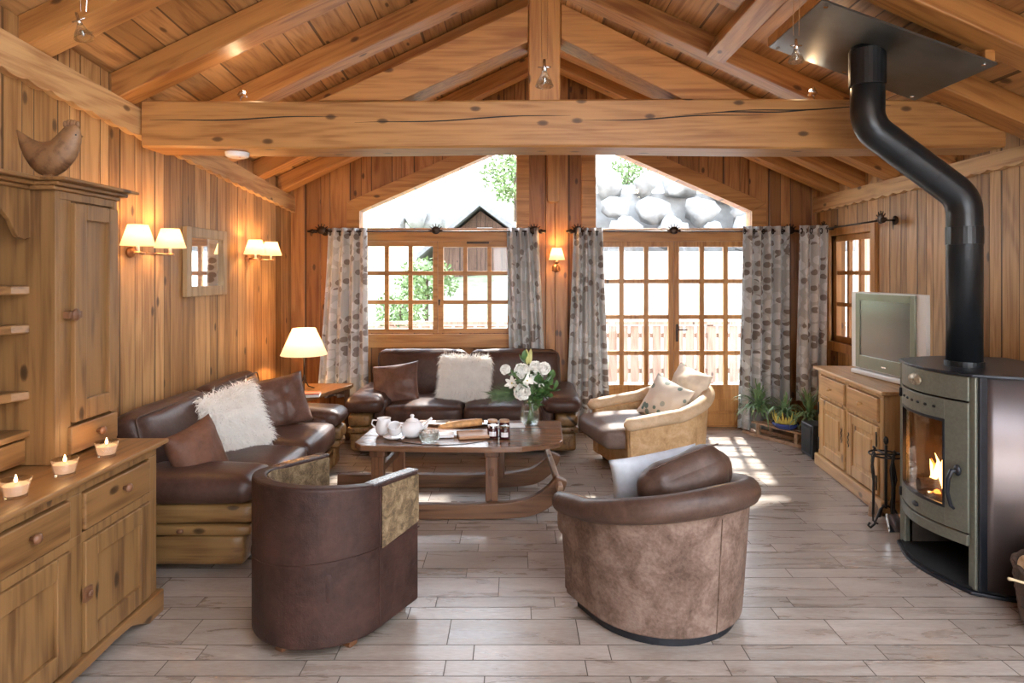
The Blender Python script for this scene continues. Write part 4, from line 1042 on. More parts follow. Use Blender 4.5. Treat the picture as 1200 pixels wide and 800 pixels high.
# patchwork: cow hair on the upper straight arm panels (outside) and the inside
for s in (-1,1):
    m=MB(); m.prism([(.015,.40),(Lb-.006,.43),(Lb-.006,zt(0)-.012),(.015,zt(.087)-.016)],'yz',s*(Rb+.001),s*(Rb+.006))
    m.build('hair_on_panel','fur',ch,bevel=.002)
m=MB(); ushell(m,Rb-.0655,Rb-.075,Lb-.005,.30,lambda t:zt(t)-.008); m.build('inner_lining','fur',ch,bevel=.004)
for s in (-1,1):
    m=MB(); m.strip([(s*(Rb-.033),y,zt(.087*(1-max(0,min(1,y/Lb))))+.0015) for y in [Lb*k/8+.004 for k in range(-1,9)]],.062,.010,up=(1,0,0)); m.build('arm_piping','edgeleather',ch,bevel=.004)
m=MB(); pts=[(x*1.004,y*1.004,.40+.014*math.sin(i*.11)) for i,(x,y) in enumerate(uplan(Rb,Lb))]; m.tube(pts,.0035,5)
m.tube([(Rb+.001,.0,z) for z in (.06,.3,.5,.69)],.003,5); m.tube([(-Rb-.001,.0,z) for z in (.06,.3,.5,.69)],.003,5); m.build('seam','dkhide',ch)
m=MB(); m.rbox((0,.06,.30),(2*Rb-.14,.60,.22),.06,(0,.01,.03),n=11,wr=.004); m.build('seat_cushion','dkhide',ch,smooth=True)
m=MB(); m.box(-Rb+.06,Rb-.06,Lb-.09,Lb-.01,.06,.2); m.build('front_panel','dkhide',ch,bevel=.01)
for x,y in ((.0,-.26),(-.24,.22),(.25,.24),(-.24,-.1),(.24,-.1)):
    m=MB(); m.bar((x,y,0),(x,y,.07),.05,.05,(0,1,0)); m.build('leg','tablez',ch,bevel=.006)
# ------------------------------------------------------------------ tub chairs
def tub(label,loc,rz,Rr,Lr,mats,back=.655,arm=.50,flare=.17):
    body,rim,seat=mats
    o=thing('tub_armchair',label,'armchair',loc,rz)
    zt=lambda t: back-(back-arm)*abs(2*t-1)**1.5
    m=MB(); ushell(m,Rr,Rr-.07,Lr,.045,lambda t:zt(t)-.03,flare); m.build('shell',body,o,smooth=False,bevel=.01,seg=3)
    for p in o.children[-1].data.polygons: p.use_smooth=False
    m=MB(); pl=uplan(Rr-.012,Lr+.0); n=len(pl); pts=[];rad=[]
    for i,(x,y) in enumerate(pl):
        t=i/(n-1); z=zt(t); f=1+flare*(z-.045); yy=y*f if y<0 else y+(f-1)*.25
        pts.append((x*f,yy,z)); rad.append(.052+.012*(1-abs(2*t-1)))
    e0,e1=Vector(pts[0])+Vector((0,.03,-.02)),Vector(pts[-1])+Vector((0,.03,-.02))
    pts=[e0]+pts+[e1]; rad=[.03]+rad+[.03]
    m.tube(pts,rad,14); rimo=m.build('padded_rim',rim,o,smooth=True)
    m=MB(); m.tube([Vector(p)+Vector((0,0,r*.97)) for p,r in zip(pts[1:-1],rad[1:-1])],.0022,5)
    m.tube([Vector((p[0]*1.105,p[1]*1.105 if p[1]<0 else p[1],p[2]-.012)) for p in pts[1:-1]],.0018,5); m.build('stitching',rim if False else 'tanhide',rimo)
    f=1.06
    m=MB(); m.tube([(0,-Rr*(1+flare*(z-.045))-.002,z) for z in (.05,.3,.57)],.003,5); m.build('seam',body,o)
    m=MB(); m.rbox((0,Lr*.42,.34),(2*Rr-.10,Rr*1.15+Lr,.17),.06,(0,.015,.03),n=11,wr=.005,seed=2); m.build('seat_cushion',seat,o,smooth=True)
    m=MB(); m.box(-Rr+.04,Rr-.04,Lr-.06,Lr-.005,.05,.26); m.build('front_panel',body,o,bevel=.012)
    for s in (-1,1):
        m=MB(); m.box(s*(Rr-.035)-.035,s*(Rr-.035)+.035,Lr-.005,Lr+.02,.06,arm-.04); m.build('arm_front',body,o,bevel=.012)
    m=MB(); pl=uplan(Rr-.03,Lr-.06); m.prism(pl,'xy',.0,.046); m.build('base','stoveblack',o)
    return o
tub('brown suede tub armchair with padded leather rim seen from behind, front right',(.715,3.20,0),R(27),.40,.22,('suede','tubleather','greyleather'))
tub('sunlit tan hide tub armchair facing left near the glazed doors',(1.22,5.47,0),R(104),.385,.42,('tanhide','tanrim','greyleather'),.66,.47)
def rot(c,a,v): v=Vector(v); return Vector(c)+Matrix.Rotation(a,3,'Z')@v
p=rot((.715,3.20,0),R(27),(.03,-.17,.655)); cushion('cushion','plump brown leather back cushion in the front right tub armchair','tubleather',.46,.25,.24,p,R(22),R(14),R(-15),21,.02) if 0 else 0
m=MB(); m.rbox((0,0,0),(.46,.21,.26),.10,(.03,.02,.01),n=15,wr=.014,seed=5); m.tube([(-.2,0,.131),(-.1,0,.142),(0,0,.145),(.1,0,.142),(.2,0,.131)],.004,6)
o=m.build('cushion','tubleather',smooth=True); o.matrix_world=TR(p.x,p.y,p.z,R(24),R(12))@Matrix.Rotation(R(-13),4,'Y'); tag(o,'plump brown leather back cushion in the front right tub armchair','cushion')
p=rot((.715,3.20,0),R(27),(.0,.03,.60)); cushion('cushion','pale blue grey cloth cushion in the front right tub armchair','greycush',.46,.34,.12,p,R(12),R(14),R(-8),22,.008)
p=rot((1.22,5.47,0),R(104),(-.10,-.02,.57)); cushion('cushion','pale cushion with dark green leaf print on the tan armchair','dotcush',.42,.38,.14,p,R(-48),R(-28),R(16),23,.01)
p=rot((1.22,5.47,0),R(104),(-.05,-.27,.68)); cushion('cushion','creased cream back cushion of the tan armchair','creamcush',.42,.32,.17,p,R(-62),R(-22),R(10),24,.02)
# ------------------------------------------------------------------ dresser (left foreground)
XFr=-1.745; Yn,Yf=1.30,3.115
d=thing('dresser','long pine dresser base with drawers and panelled doors along the left wall','dresser',(-2.05,2.2,0)); O2=Vector((-2.05,2.2,0))
def D(m,x0,x1,y0,y1,z0,z1): return m.box(x0-O2.x,x1-O2.x,y0-O2.y,y1-O2.y,z0,z1)
m=MB(); D(m,XL+.02,XFr,Yf-.03,Yf,.04,.81); D(m,XL+.02,XFr,Yn,Yn+.03,.04,.81); D(m,XL+.02,XFr-.02,Yn+.03,Yf-.03,.1,.13); D(m,XL+.02,XL+.04,Yn+.03,Yf-.03,.13,.81)
D(m,XFr-.04,XFr-.022,Yn+.03,Yf-.03,.1,.8)
cols=[(2.585,3.045),(2.04,2.50),(1.40,1.95)]
D(m,XFr-.022,XFr+.003,Yn+.001,Yf-.001,.77,.81); D(m,XFr-.022,XFr+.003,Yn+.001,Yf-.001,.565,.605); 
for y0,y1 in ((3.05,3.115),(2.50,2.58),(1.955,2.035),(1.30,1.395)): D(m,XFr-.022,XFr+.002,y0,y1+(.001 if y1>3.1 else 0),.10,.77)
m.build('carcass','dressz',d,bevel=.004)
m=MB(); D(m,XL+.01,XFr+.045,Yn-.03,Yf+.035,.818,.84); m.build('worktop','dressy',d,bevel=.006)
m=MB(); D(m,XL+.01,XFr+.02,Yn-.01,Yf+.015,.803,.818); m.build('top_moulding','dressy',d,bevel=.005)
# scalloped plinth
pl=[]; 
ys_=[Yf+.02,Yf-.14]; 
prof=[(Yf+.02,.0),(Yf-.10,.0),(Yf-.16,.03),(Yf-.24,.065),(Yf-.36,.07),(2.55,.06),(2.30,.07),(2.0,.06),(Yn+.3,.07),(Yn+.15,.02),(Yn+.1,0),(Yn-.02,0),(Yn-.02,.11),(Yf+.02,.11)]
m=MB(); m.prism([(a-O2.y,b) for a,b in prof],'yz',XFr-.02-O2.x,XFr+.03-O2.x); D(m,XL+.02,XFr-.02,Yf-.02,Yf+.02,0,.11); D(m,XL+.02,XFr-.02,Yn-.02,Yn+.02,0,.11); m.build('scalloped_plinth','dressy',d,bevel=.008)
def knob(m,x,y,z): m.lathe([(.009,0),(.008,.012),(.019,.022),(.02,.03),(.012,.038),(.001,.04)],(0,0,0),14,mx=TR(x-O2.x,y-O2.y,z,0,0,R(90)),cap1=False)
for y0,y1 in cols:
    m=MB(); D(m,XFr-.02,XFr+.014,y0,y1,.612,.762); o=m.build('drawer','dressy',d,bevel=.006)
    m=MB(); knob(m,XFr+.012,(y0+y1)/2+.02,.70); m.build('knob','tablez',o,smooth=True)
    m=MB(); D(m,XFr-.02,XFr+.015,y0,y0+.075,.115,.565); D(m,XFr-.02,XFr+.015,y1-.075,y1,.115,.565); D(m,XFr-.02,XFr+.015,y0+.075,y1-.075,.485,.565); D(m,XFr-.02,XFr+.015,y0+.075,y1-.075,.115,.20)
    D(m,XFr-.02,XFr-.002,y0+.07,y1-.07,.19,.49); o=m.build('door','dressz',d,bevel=.004)
    if y1>2.5 : 
        m=MB(); D(m,XFr+.015,XFr+.03,y0-.025,y0+.02,.33,.385); m.ball((XFr+.034-O2.x,y0-O2.y,.357),(.008,.014,.014),8); m.build('turn_latch','tablez',o,bevel=.004)
# hutch
h=thing('dresser_hutch','tall pine hutch with narrow door and curved open shelves standing on the dresser','hutch',(-2.15,2.2,.842)); O3=Vector((-2.15,2.2,.842))
def E(m,x0,x1,y0,y1,z0,z1): return m.box(x0-O3.x,x1-O3.x,y0-O3.y,y1-O3.y,z0-O3.z,z1-O3.z)
XH=-1.93; ZH=2.0; Zb=.842
def tower(y0,y1):
    m=MB(); E(m,XL+.02,XH,y0,y0+.025,Zb,ZH); E(m,XL+.02,XH,y1-.025,y1,Zb,ZH); E(m,XL+.02,XL+.035,y0+.025,y1-.025,Zb,ZH); E(m,XH-.02,XH,y0+.025,y1-.025,1.965,ZH); E(m,XH-.02,XH,y0+.025,y0+.095,Zb,1.965); E(m,XH-.02,XH,y1-.04,y1-.025,Zb,1.965); E(m,XL+.035,XH-.02,y0+.025,y1-.025,.99,1.0); E(m,XH-.03,XH-.021,y0+.03,y1-.03,.85,1.99)
    m.build('tower_case','dressz',h,bevel=.003)
    a,b=y0+.095,y1-.022
    m=MB(); E(m,XH-.018,XH+.02,a,a+.075,1.0,1.955); E(m,XH-.018,XH+.02,b-.065,b,1.0,1.955); E(m,XH-.018,XH+.02,a+.075,b-.065,1.885,1.955); E(m,XH-.018,XH+.02,a+.075,b-.065,1.0,1.09); E(m,XH-.018,XH+.002,a+.07,b-.06,1.08,1.89)
    o=m.build('door','dressz',h,bevel=.004)
    m=MB(); E(m,XH+.0,XH+.03,a-.05,a+.03,1.455,1.485); m.ball((XH+.03-O3.x,a-.01-O3.y,1.47-O3.z),(.012,.026,.028),10); m.build('turn_latch','tablez',o,bevel=.004)
    m=MB(); E(m,XH-.018,XH+.018,a-.02,b,.865,.985); o=m.build('drawer','dressy',h,bevel=.005)
    m=MB(); m.lathe([(.009,0),(.008,.012),(.019,.022),(.02,.03),(.012,.038),(.001,.04)],(0,0,0),14,mx=TR(XH+.016-O3.x,(a+b)/2-O3.y,.93-O3.z,0,0,R(90)),cap1=False); m.build('knob','tablez',o,smooth=True)
tower(2.69,3.107); tower(1.40,1.80)
XS=-2.035
m=MB(); E(m,XL+.02,XL+.03,1.80,2.69,Zb,ZH); m.build('back_board','dressz',h)
for z in (1.58,1.417,1.137):
    m=MB(); 
    pts=[(XL+.03,1.80),(XL+.03,2.69),(XS,2.69)]+[(XS-.10*math.sin(PI*k/16)**.6,2.69-.89*k/16) for k in range(1,16)]+[(XS,1.80)]
    m.prism([(a-O3.x,b-O3.y) for a,b in pts],'xy',z-.02-O3.z,z+.018-O3.z); m.build('shelf','dressy',h,bevel=.006)
m=MB(); E(m,XL+.03,XS,1.80,2.69,.965,.99); m.build('shelf','dressy',h,bevel=.004)
for y0 in (2.26,1.83): 
    m=MB(); E(m,XS-.03,XS-.005,y0,y0+.41,.86,.955); o=m.build('small_drawer','dressy',h,bevel=.004)
    m=MB(); m.ball((XS+.01-O3.x,y0+.2-O3.y,.905-O3.z),.016,8); m.build('knob','tablez',o,smooth=True)
m=MB(); arch=[(2.69,ZH)]+[(2.69,1.80),(2.655,1.79),(2.62,1.80),(2.60,1.83),(2.575,1.87),(2.53,1.91),(2.46,1.935),(2.36,1.945),(2.14,1.945),(2.04,1.935),(1.97,1.91),(1.92,1.87),(1.89,1.83),(1.87,1.80),(1.80,1.79),(1.80,ZH)]
m.prism([(a-O3.y,b-O3.z) for a,b in arch],'yz',XS-.02-O3.x,XS-O3.x); m.build('valance','dressz',h,bevel=.003)
m=MB()
for k,(o_,z0,z1) in enumerate(((.012,2.0,2.018),(.035,2.018,2.036),(.07,2.036,2.052))):
    E(m,XL+.02,XH+o_,2.69-.02-o_*.3,3.107+o_,z0,z1); E(m,XL+.02,XS+o_,1.83,2.67,z0,z1); E(m,XL+.02,XH+o_,1.40-o_,1.80+.02,z0,z1)
m.build('cornice','dressy',h,bevel=.005)
# candles
for k,(px,py,lb) in enumerate(((125,534,'lit tealight in a clear glass cup at the far end of the dresser'),(76,556,'lit tealight in a clear glass cup between the two others on the dresser'),(18.5,582,'lit tealight in a clear glass cup nearest the viewer on the dresser'))):
    Y=(H-.842)*FX/(py-VY); x=(px-VX)/FX*Y; o=thing('tealight',lb,'candle',(x,Y,.841),0,'tealights on the dresser')
    m=MB(); m.lathe([(.036,0),(.036,.008),(.048,.066),(.045,.066),(.034,.01),(.001,.01)],(0,0,0),24,cap1=False); m.build('glass_cup','cupglass',o,smooth=True)
    m=MB(); m.lathe([(.0325,.011),(.040,.046),(.001,.046)],(0,0,0),20,cap1=False); m.build('wax','candle',o,smooth=False)
    m=MB(); m.tube([(0,0,.045),(0,0,.054)],.001,5); m.build('wick','blackdeep',o)
    m=MB(); m.lathe([(.001,.052),(.005,.058),(.0055,.064),(.003,.073),(.0005,.082)],(0,0,0),10); m.build('flame','flame',o,smooth=True)
    l=bpy.data.lights.new('candle_light','POINT'); l.energy=.2; l.color=(1,.55,.22); l.shadow_soft_size=.02; lo=bpy.data.objects.new('candle_light',l); C.objects.link(lo); lo.location=(x,Y,.94)
# hen
Yh=2.80; O4=P(58,208,Yh); hx=lambda px:(px-58)/FX*Yh; hz=lambda py:(208-py)/FX*Yh
o=thing('carved_hen','carved brown wooden hen standing on top of the hutch','figurine',(O4.x,O4.y,2.053))
hz0=2.053; HZ=lambda py:(H-(py-VY)/FX*Yh)-hz0
# cross sections along the silhouette: (px, ytop, ybottom, half thickness)
sec=[(20,152,155,.004),(24,154,173,.012),(30,158,186,.022),(38,163,197,.034),(46,166,204,.045),(54,166,207,.05),(62,164,207.5,.05),(70,156,204,.048),(77,148,199,.044),(84,146,191,.036),(89,145,184,.028),(93,149,172,.016),(95,156,164,.004)]
m=MB(); vs=[];n=14
for px,yt,yb,th in sec:
    zc=(HZ(yt)+HZ(yb))/2; hh=abs(HZ(yt)-HZ(yb))/2
    for k in range(n):
        a=2*PI*k/n; s=math.sin(a); c=math.cos(a); vs.append((hx(px),th*s*(1 if c<.3 else .75),zc+hh*c))
fs=[(i*n+k,i*n+(k+1)%n,(i+1)*n+(k+1)%n,(i+1)*n+k) for i in range(len(sec)-1) for k in range(n)]+[tuple(range(n)),tuple((len(sec)-1)*n+k for k in range(n))]
m.add(vs,fs); m.build('body','chicken',o,smooth=True)
m=MB()
for k in range(5): m.ball((hx(76.5+k*3.6),0,HZ(144+.35*abs(k-2)**2*1.1)),(.011,.008,.016),8)
m.build('comb','chicken',o,smooth=True)
m=MB(); m.add([(hx(93),-.008,HZ(157)),(hx(93),.008,HZ(157)),(hx(98),0,HZ(160)),(hx(93),0,HZ(163))],[(0,1,2),(1,3,2),(3,0,2),(0,3,1)]); m.build('beak','chicken',o)
m=MB(); m.box(hx(54),hx(64),-.02,.02,0,HZ(203)); m.build('foot','chicken',o)
m=MB(); m.ball((hx(92),-.017,HZ(159)),.004,6); m.build('eye','blackdeep',o)
o=thing('wire_basket','small black wire basket on the hutch left of the carved hen','basket',(-2.1,2.42,2.053))
m=MB()
for z,r in ((.004,.05),(.03,.065),(.055,.075)): m.tube([(r*math.cos(a),r*math.sin(a),z) for a in [2*PI*k/20 for k in range(20)]],.003,5,closed=True)
for k in range(14): a=2*PI*k/14; m.tube([(.05*math.cos(a),.05*math.sin(a),.004),(.075*math.cos(a),.075*math.sin(a),.055)],.002,5)
m.build('wires','iron',o)
# ------------------------------------------------------------------ side table, lamp, book
o=thing('side_table','small wooden corner table between the two sofas under the lamp','side table',(-1.97,6.0,0))
m=MB(); m.prism([(-.40,-.42),(.12,-.42),(.36,.30),(.36,.40),(-.40,.40)],'xy',.515,.55); m.build('table_top','dressy',o,bevel=.005)
for x,y in ((-.36,-.37),(.08,-.36),(.31,.34),(-.36,.35)): MB().box(x-.022,x+.022,y-.022,y+.022,0,.515).build('leg','tablez',o,bevel=.003)
MB().box(-.36,.06,-.375,-.355,.45,.515).build('apron','tablez',o); m=MB(); m.box(-.36,.3,.34,.36,.45,.515); m.build('apron','tablez',o)
o=thing('table_lamp','lit table lamp with wide cream shade on a slim iron stem','lamp',(-2.0,6.08,.551)); 
m=MB(); m.tube([(0,0,.09),(0,0,.36)],.007,8)
m.build('stem','iron',o,smooth=True)
for k in range(4):
    a=R(20+90*k); m=MB(); m.tube([(0,0,.15),(.012*math.cos(a),.012*math.sin(a),.08),(.04*math.cos(a),.04*math.sin(a),.025),(.095*math.cos(a),.095*math.sin(a),.004)],.005,6); m.build('foot','iron',o,smooth=True)
m=MB(); m.lathe([(.215,.325),(.105,.575)],(0,0,0),36,cap0=False,cap1=False); s_=m.build('lamp_shade','lampshade',o,smooth=True,solid=.002)
m=MB()
for a in range(3): m.tube([(0,0,.555),(.108*math.cos(a*2.1),.108*math.sin(a*2.1),.57)],.002,5)
m.tube([(0,0,.36),(0,0,.56)],.003,5); m.build('shade_carrier','iron',s_)
m=MB(); m.ball((0,0,.43),.026,10); m.build('bulb','bulb',o,smooth=True)
def plight(nm,loc,e,col=(1,.58,.26),r=.03):
    l=bpy.data.lights.new(nm,'POINT'); l.energy=e; l.color=col; l.shadow_soft_size=r; lo=bpy.data.objects.new(nm,l); C.objects.link(lo); lo.location=loc; return lo
plight('lamp_light',(-2.0,6.08,1.035),LAMP*1.4,(1,.55,.22),.03)
o=thing('magazine_stack','small stack of magazines with a red cover on the corner table','magazines',(-1.83,5.72,.551),R(10))
for k,mt in enumerate(('paper','paper','red')):
    m=MB(); m.box(-.1+.01*k,.09,-.07,.07-.012*k,.012*k+.0,.011+.012*k); m.build('magazine',mt,o,bevel=.002)
# ------------------------------------------------------------------ sconces
def shade(m,r0,r1,z0,z1,c): m.lathe([(r0,z0),(r1,z1)],c,28,cap0=False,cap1=False)
def sconce2(label,Y):
    o=thing('wall_sconce',label,'wall lamp',(XL,Y,1.80),0,'double sconces on the left wall')
    m=MB(); m.lathe([(.05,0),(.045,.012),(.02,.02)],(0,0,0),16,mx=TR(0,-.02,-.02,0,0,R(90)),sx=.7); m.build('backplate','brass',o,smooth=True)
    m=MB(); m.tube([(.02,-.02,-.02),(.09,-.02,-.025),(.135,-.10,-.03),(.14,-.18,-.028)],.007,8); m.tube([(.09,-.02,-.025),(.135,.08,-.03),(.14,.18,-.028)],.007,8)
    for y in (-.18,.18): m.lathe([(.024,-.034),(.026,-.024),(.012,-.018)],(.14,y,0),12); 
    m.build('arm','brass',o,smooth=True)
    for y in (-.18,.18):
        m=MB(); m.tube([(.14,y,-.02),(.14,y,.05)],.010,8); m.build('candle_sleeve','wax',o,smooth=True)
        m=MB(); shade(m,.095,.055,.015,.14,(.14,y,0)); m.build('lamp_shade','shade',o,smooth=True,solid=.0015)
        m=MB(); m.ball((.14,y,.075),(.014,.014,.022),8); m.build('bulb','bulb',o,smooth=True)
        plight('sconce_light',(XL+.14,Y+y,1.80+.115),LAMP*.33,(1,.55,.22),.02)
sconce2('twin-shaded brass wall sconce between the hutch and the framed mirror',4.02)
sconce2('twin-shaded brass wall sconce between the framed mirror and the back corner',5.76)
o=thing('wall_sconce','single-shaded wall sconce on the back wall between the curtains','wall lamp',(.445,YB,1.78))
m=MB(); m.lathe([(.045,0),(.04,.012),(.02,.02)],(0,0,0),16,mx=TR(0,0,-.075,0,R(90)),sy=1); m.build('backplate','brass',o,smooth=True)
m=MB(); m.tube([(0,-.02,-.08),(-.01,-.09,-.10),(0,-.13,-.06),(0,-.13,-.02)],.007,8); m.tube([(0,-.02,-.08),(.04,-.07,-.11),(.05,-.09,-.06)],.004,6); m.tube([(0,-.02,-.08),(-.04,-.07,-.11),(-.05,-.09,-.06)],.004,6); m.lathe([(.012,-.03),(.024,-.015),(.026,-.005)],(0,-.13,0),12); m.build('arm','brass',o,smooth=True)
m=MB(); m.tube([(0,-.13,-.01),(0,-.13,.05)],.010,8); m.build('candle_sleeve','wax',o,smooth=True)
m=MB(); shade(m,.085,.048,.01,.135,(0,-.13,0)); m.build('lamp_shade','shade',o,smooth=True,solid=.0015)
m=MB(); m.ball((0,-.13,.07),(.014,.014,.022),8); m.build('bulb','bulb',o,smooth=True)
plight('sconce_light',(.445,YB-.13,1.78+.11),LAMP*.4,(1,.55,.22),.02)
# mirror
Ya,Yb_=FX*2.40/(VX-218.4)*.985,FX*2.40/(VX-265.6)*.985
za,zb=1.29,1.945; Ya,Yb_=4.62,5.27
za=H-(348-VY)/FX*4.65; zb=H+(VY-265)/FX*4.65
o=thing('wall_mirror','small wood-framed mirror on the left wall between the sconces','mirror',(XL,(Ya+Yb_)/2,(za+zb)/2)); hw=(Yb_-Ya)/2; hh=(zb-za)/2; f=.075
m=MB(); m.box(0.0,.035,-hw,-hw+f,-hh,hh); m.box(0,.035,hw-f,hw,-hh,hh); m.box(0,.035,-hw+f,hw-f,hh-f,hh); m.box(0,.035,-hw+f,hw-f,-hh,-hh+f); m.build('frame','mirrorwood',o,bevel=.005)
MB().box(.001,.012,-hw+f*.8,hw-f*.8,-hh+f*.8,hh-f*.8).build('mirror_glass','mirror',o)
# ------------------------------------------------------------------ tv cabinet
ca=math.atan2(.11,1.19) # slight turn
c0=Vector((2.502,4.348,0)); rzc=math.atan2(-(2.612-2.502),5.54-4.348)  # local y runs to the far end
cab=thing('tv_cabinet','low two-door pine sideboard with two drawers against the right wall','cabinet',c0,-ca)
W=1.197; Dp=.50
m=MB(); m.box(.012,Dp,0.012,.035,.10,.82); m.box(.012,Dp,W-.035,W-.012,.10,.82); m.box(Dp-.02,Dp,.035,W-.035,.1,.82); m.box(.03,Dp-.02,.035,W-.035,.1,.13)
m.box(.012,.03,.012,W-.012,.79,.82); m.box(.012,.03,.012,W-.012,.59,.615)
for y in (.012,W/2-.03,W-.072): m.box(.012,.03,y,y+.06,.1,.79)
m.box(.032,.04,.035,W-.035,.12,.8)
m.build('carcass','cabz',cab,bevel=.004)
m=MB(); m.box(-.02,Dp+.005,-.025,W+.025,.82,.848); m.build('top_board','caby',cab,bevel=.008)
m=MB(); m.box(-.015,Dp,-.012,W+.012,0,.10); m.build('plinth','caby',cab,bevel=.01)
for k in range(2):
    y0=.077+k*(W/2-.045); y1=y0+W/2-.113
    m=MB(); m.box(-.004,.02,y0,y1,.622,.783); o=m.build('drawer','caby',cab,bevel=.005)
    m=MB(); m.lathe([(.008,0),(.007,.012),(.017,.02),(.012,.032),(.001,.034)],(0,0,0),12,mx=TR(-.004,(y0+y1)/2,.70,0,0,R(-90)),cap1=False); m.build('knob','cabz',o,smooth=True)
    m=MB(); m.box(-.002,.02,y0,y0+.07,.115,.585); m.box(-.002,.02,y1-.07,y1,.115,.585); m.box(-.002,.02,y0+.07,y1-.07,.51,.585); m.box(-.002,.02,y0+.07,y1-.07,.115,.20); m.box(.008,.02,y0+.06,y1-.06,.19,.52); m.box(-.0,.02,y0+.105,y1-.105,.235,.475)
    o=m.build('door','cabz',cab,bevel=.006)
    ye=y1-.03 if k==0 else y0+.03
    m=MB(); 
    for s in (-1,1): m.tube([(-.006,ye,.38),(-.008,ye+.012,.38+s*.02),(-.008,ye-.01,.38+s*.04),(-.006,ye+.004,.38+s*.055)],.0035,6)
    m.build('escutcheon','iron',o,smooth=True)
    yh=y0-.004 if k==0 else y1+.004
    for z in (.2,.5):
        m=MB(); m.tube([(-.006,yh+.01,z-.05),(-.01,yh,z-.03),(-.01,yh,z+.03),(-.006,yh+.012,z+.05)],.005,6); m.build('hinge','iron',o,smooth=True)
# tv
a0=Vector((2.80,4.36,0)); a1=Vector((2.735,5.20,0)); dirv=(a1-a0); Wt=dirv.length; ang=math.atan2(dirv.y,dirv.x)-PI/2
tv=thing('television','older silver framed flat television standing on the pine sideboard','television',(a0.x,a0.y,.849),ang)
zt0,zt1=.045,.655
m=MB(); m.rbox((.02,Wt/2,(zt0+zt1)/2),(.04,Wt,zt1-zt0),.012,n=5); m.rbox((.13,Wt/2,(zt0+zt1)/2),(.15,Wt*.5,(zt1-zt0)*.7),.03,n=5); m.build('casing','tvsilver',tv,smooth=False)
m=MB(); f=.055; b=.13; y0,y1=.09,Wt-.075
m.box(-.012,.002,y0,y0+f*.9,zt0+.012,zt1-.012); m.box(-.012,.002,y1-f*.9,y1,zt0+.012,zt1-.012); m.box(-.012,.002,y0+f*.9,y1-f*.9,zt1-.012-f,zt1-.012); m.box(-.012,.002,y0+f*.9,y1-f*.9,zt0+.012,zt0+b-.02)
m.build('bezel','tvbezel',tv,bevel=.003)
m=MB(); m.box(-.004,.0015,y0+f*.9,y1-f*.9,zt0+b-.02,zt1-.012-f); m.build('screen','screen',tv)
m=MB(); m.rbox((.09,Wt/2,.022),(.24,Wt*.92,.043),.015,n=5); m.build('stand','tvsilver',tv)
m=MB(); m.box(-.0135,-.012,Wt*.5-.025,Wt*.5+.025,zt0+.045,zt0+.055); m.build('maker_badge','chrome',tv)
# speaker / bin beside cabinet
o=thing('subwoofer','narrow black box on the floor between sled bench and sideboard','box',(2.72,5.76,0)); m=MB(); m.box(-.09,.10,-.1,.12,.012,.30); m.build('case','stoveblack',o,bevel=.01)
m=MB(); m.box(-.094,-.089,-.08,.10,.04,.27); m.build('front_panel','blackdeep',o)
for x in (-.07,.08):
    for y in (-.08,.1): MB().box(x-.01,x+.01,y-.01,y+.01,0,.012).build('foot','blackdeep',o)
# sled bench with plants
p0=Vector((2.42,6.50,0)); p1=Vector((2.70,6.02,0)); dv=(p1-p0); Ls=dv.length+.12
sl=thing('sled_bench','little old wooden sled used as a plant stand below the right curtain','plant stand',p0,math.atan2(dv.y,dv.x))
m=MB(); m.box(-.02,Ls,.0,.05,.125,.145); m.box(-.02,Ls,.08,.13,.125,.145); m.box(-.02,Ls,.16,.21,.125,.145); m.build('slat_top','sledwood',sl,bevel=.004)
for x in (.04,Ls-.2):
    for y in (.01,.2): MB().box(x,x+.035,y-.012,y+.015,.03,.125).build('leg','sledwood',sl,bevel=.003)
for y in (-.0,.20):
    m=MB(); m.strip([(-.12,y,.02),(0,y,.016),(Ls*.5,y,.016),(Ls*.8,y,.018),(Ls,y,.035),(Ls+.05,y,.07)],.022,.03); m.build('runner','sledwood',sl)
def leafy(name,label,loc,n,L,mat,seed,spread=1.0,pot=None):
    o=thing(name,label,'plant',loc); rs=random.Random(seed); m=MB()
    for k in range(n):
        a=rs.uniform(0,2*PI); l=L*rs.uniform(.6,1.15); up=rs.uniform(.5,1.2); w=rs.uniform(.006,.011)
        pts=[]; 
        for j in range(7):
            t=j/6; r=l*spread*(t*.62)*(1.0 if up<1 else .55); z=l*(up*1.2*t-.95*t*t*(1.0 if up<1 else .7)); pts.append(Vector((r*math.cos(a)+.02*rs.uniform(-1,1)*t,r*math.sin(a),pot_h+z)))
        sd=Vector((-math.sin(a),math.cos(a),0)); vs=[];
        for j,q in enumerate(pts): ww=w*(math.sin(PI*(.15+.8*j/6)))*(1 if j<6 else .15); vs+=[q-sd*ww,q+Vector((0,0,-.3*ww)),q+sd*ww]
        fs=[]
        for j in range(6): b=3*j; fs+=[(b,b+1,b+4,b+3),(b+1,b+2,b+5,b+4)]
        m.add(vs,fs)
    m.build('leaves',mat,o,smooth=True,fix=False); return o
pot_h=.14
q=p0.lerp(p1,.66)+Vector((.02,.02,0))
pl=leafy('potted_plant','green plant with yellow sleeve in a blue glazed bowl on the little sled',(q.x,q.y,.146),70,.26,'spider',3,1.0)
m=MB(); m.lathe([(.07,0),(.10,.015),(.125,.05),(.12,.062),(.11,.05),(.001,.045)],(0,0,0),24,cap1=False); m.build('bowl','bluepot',pl,smooth=True)
rs=random.Random(8); m=MB()
for k in range(26): a=2*PI*k/26; m.grid(lambda u,v:((.095+.03*v)*math.cos(a+(u-.5)*.4*(1-v)),(.095+.03*v)*math.sin(a+(u-.5)*.4*(1-v)),.055+(.10+.03*math.sin(k*2.3))*v),3,5)
m.build('yellow_leaves','yellow',pl,smooth=True,solid=.002)
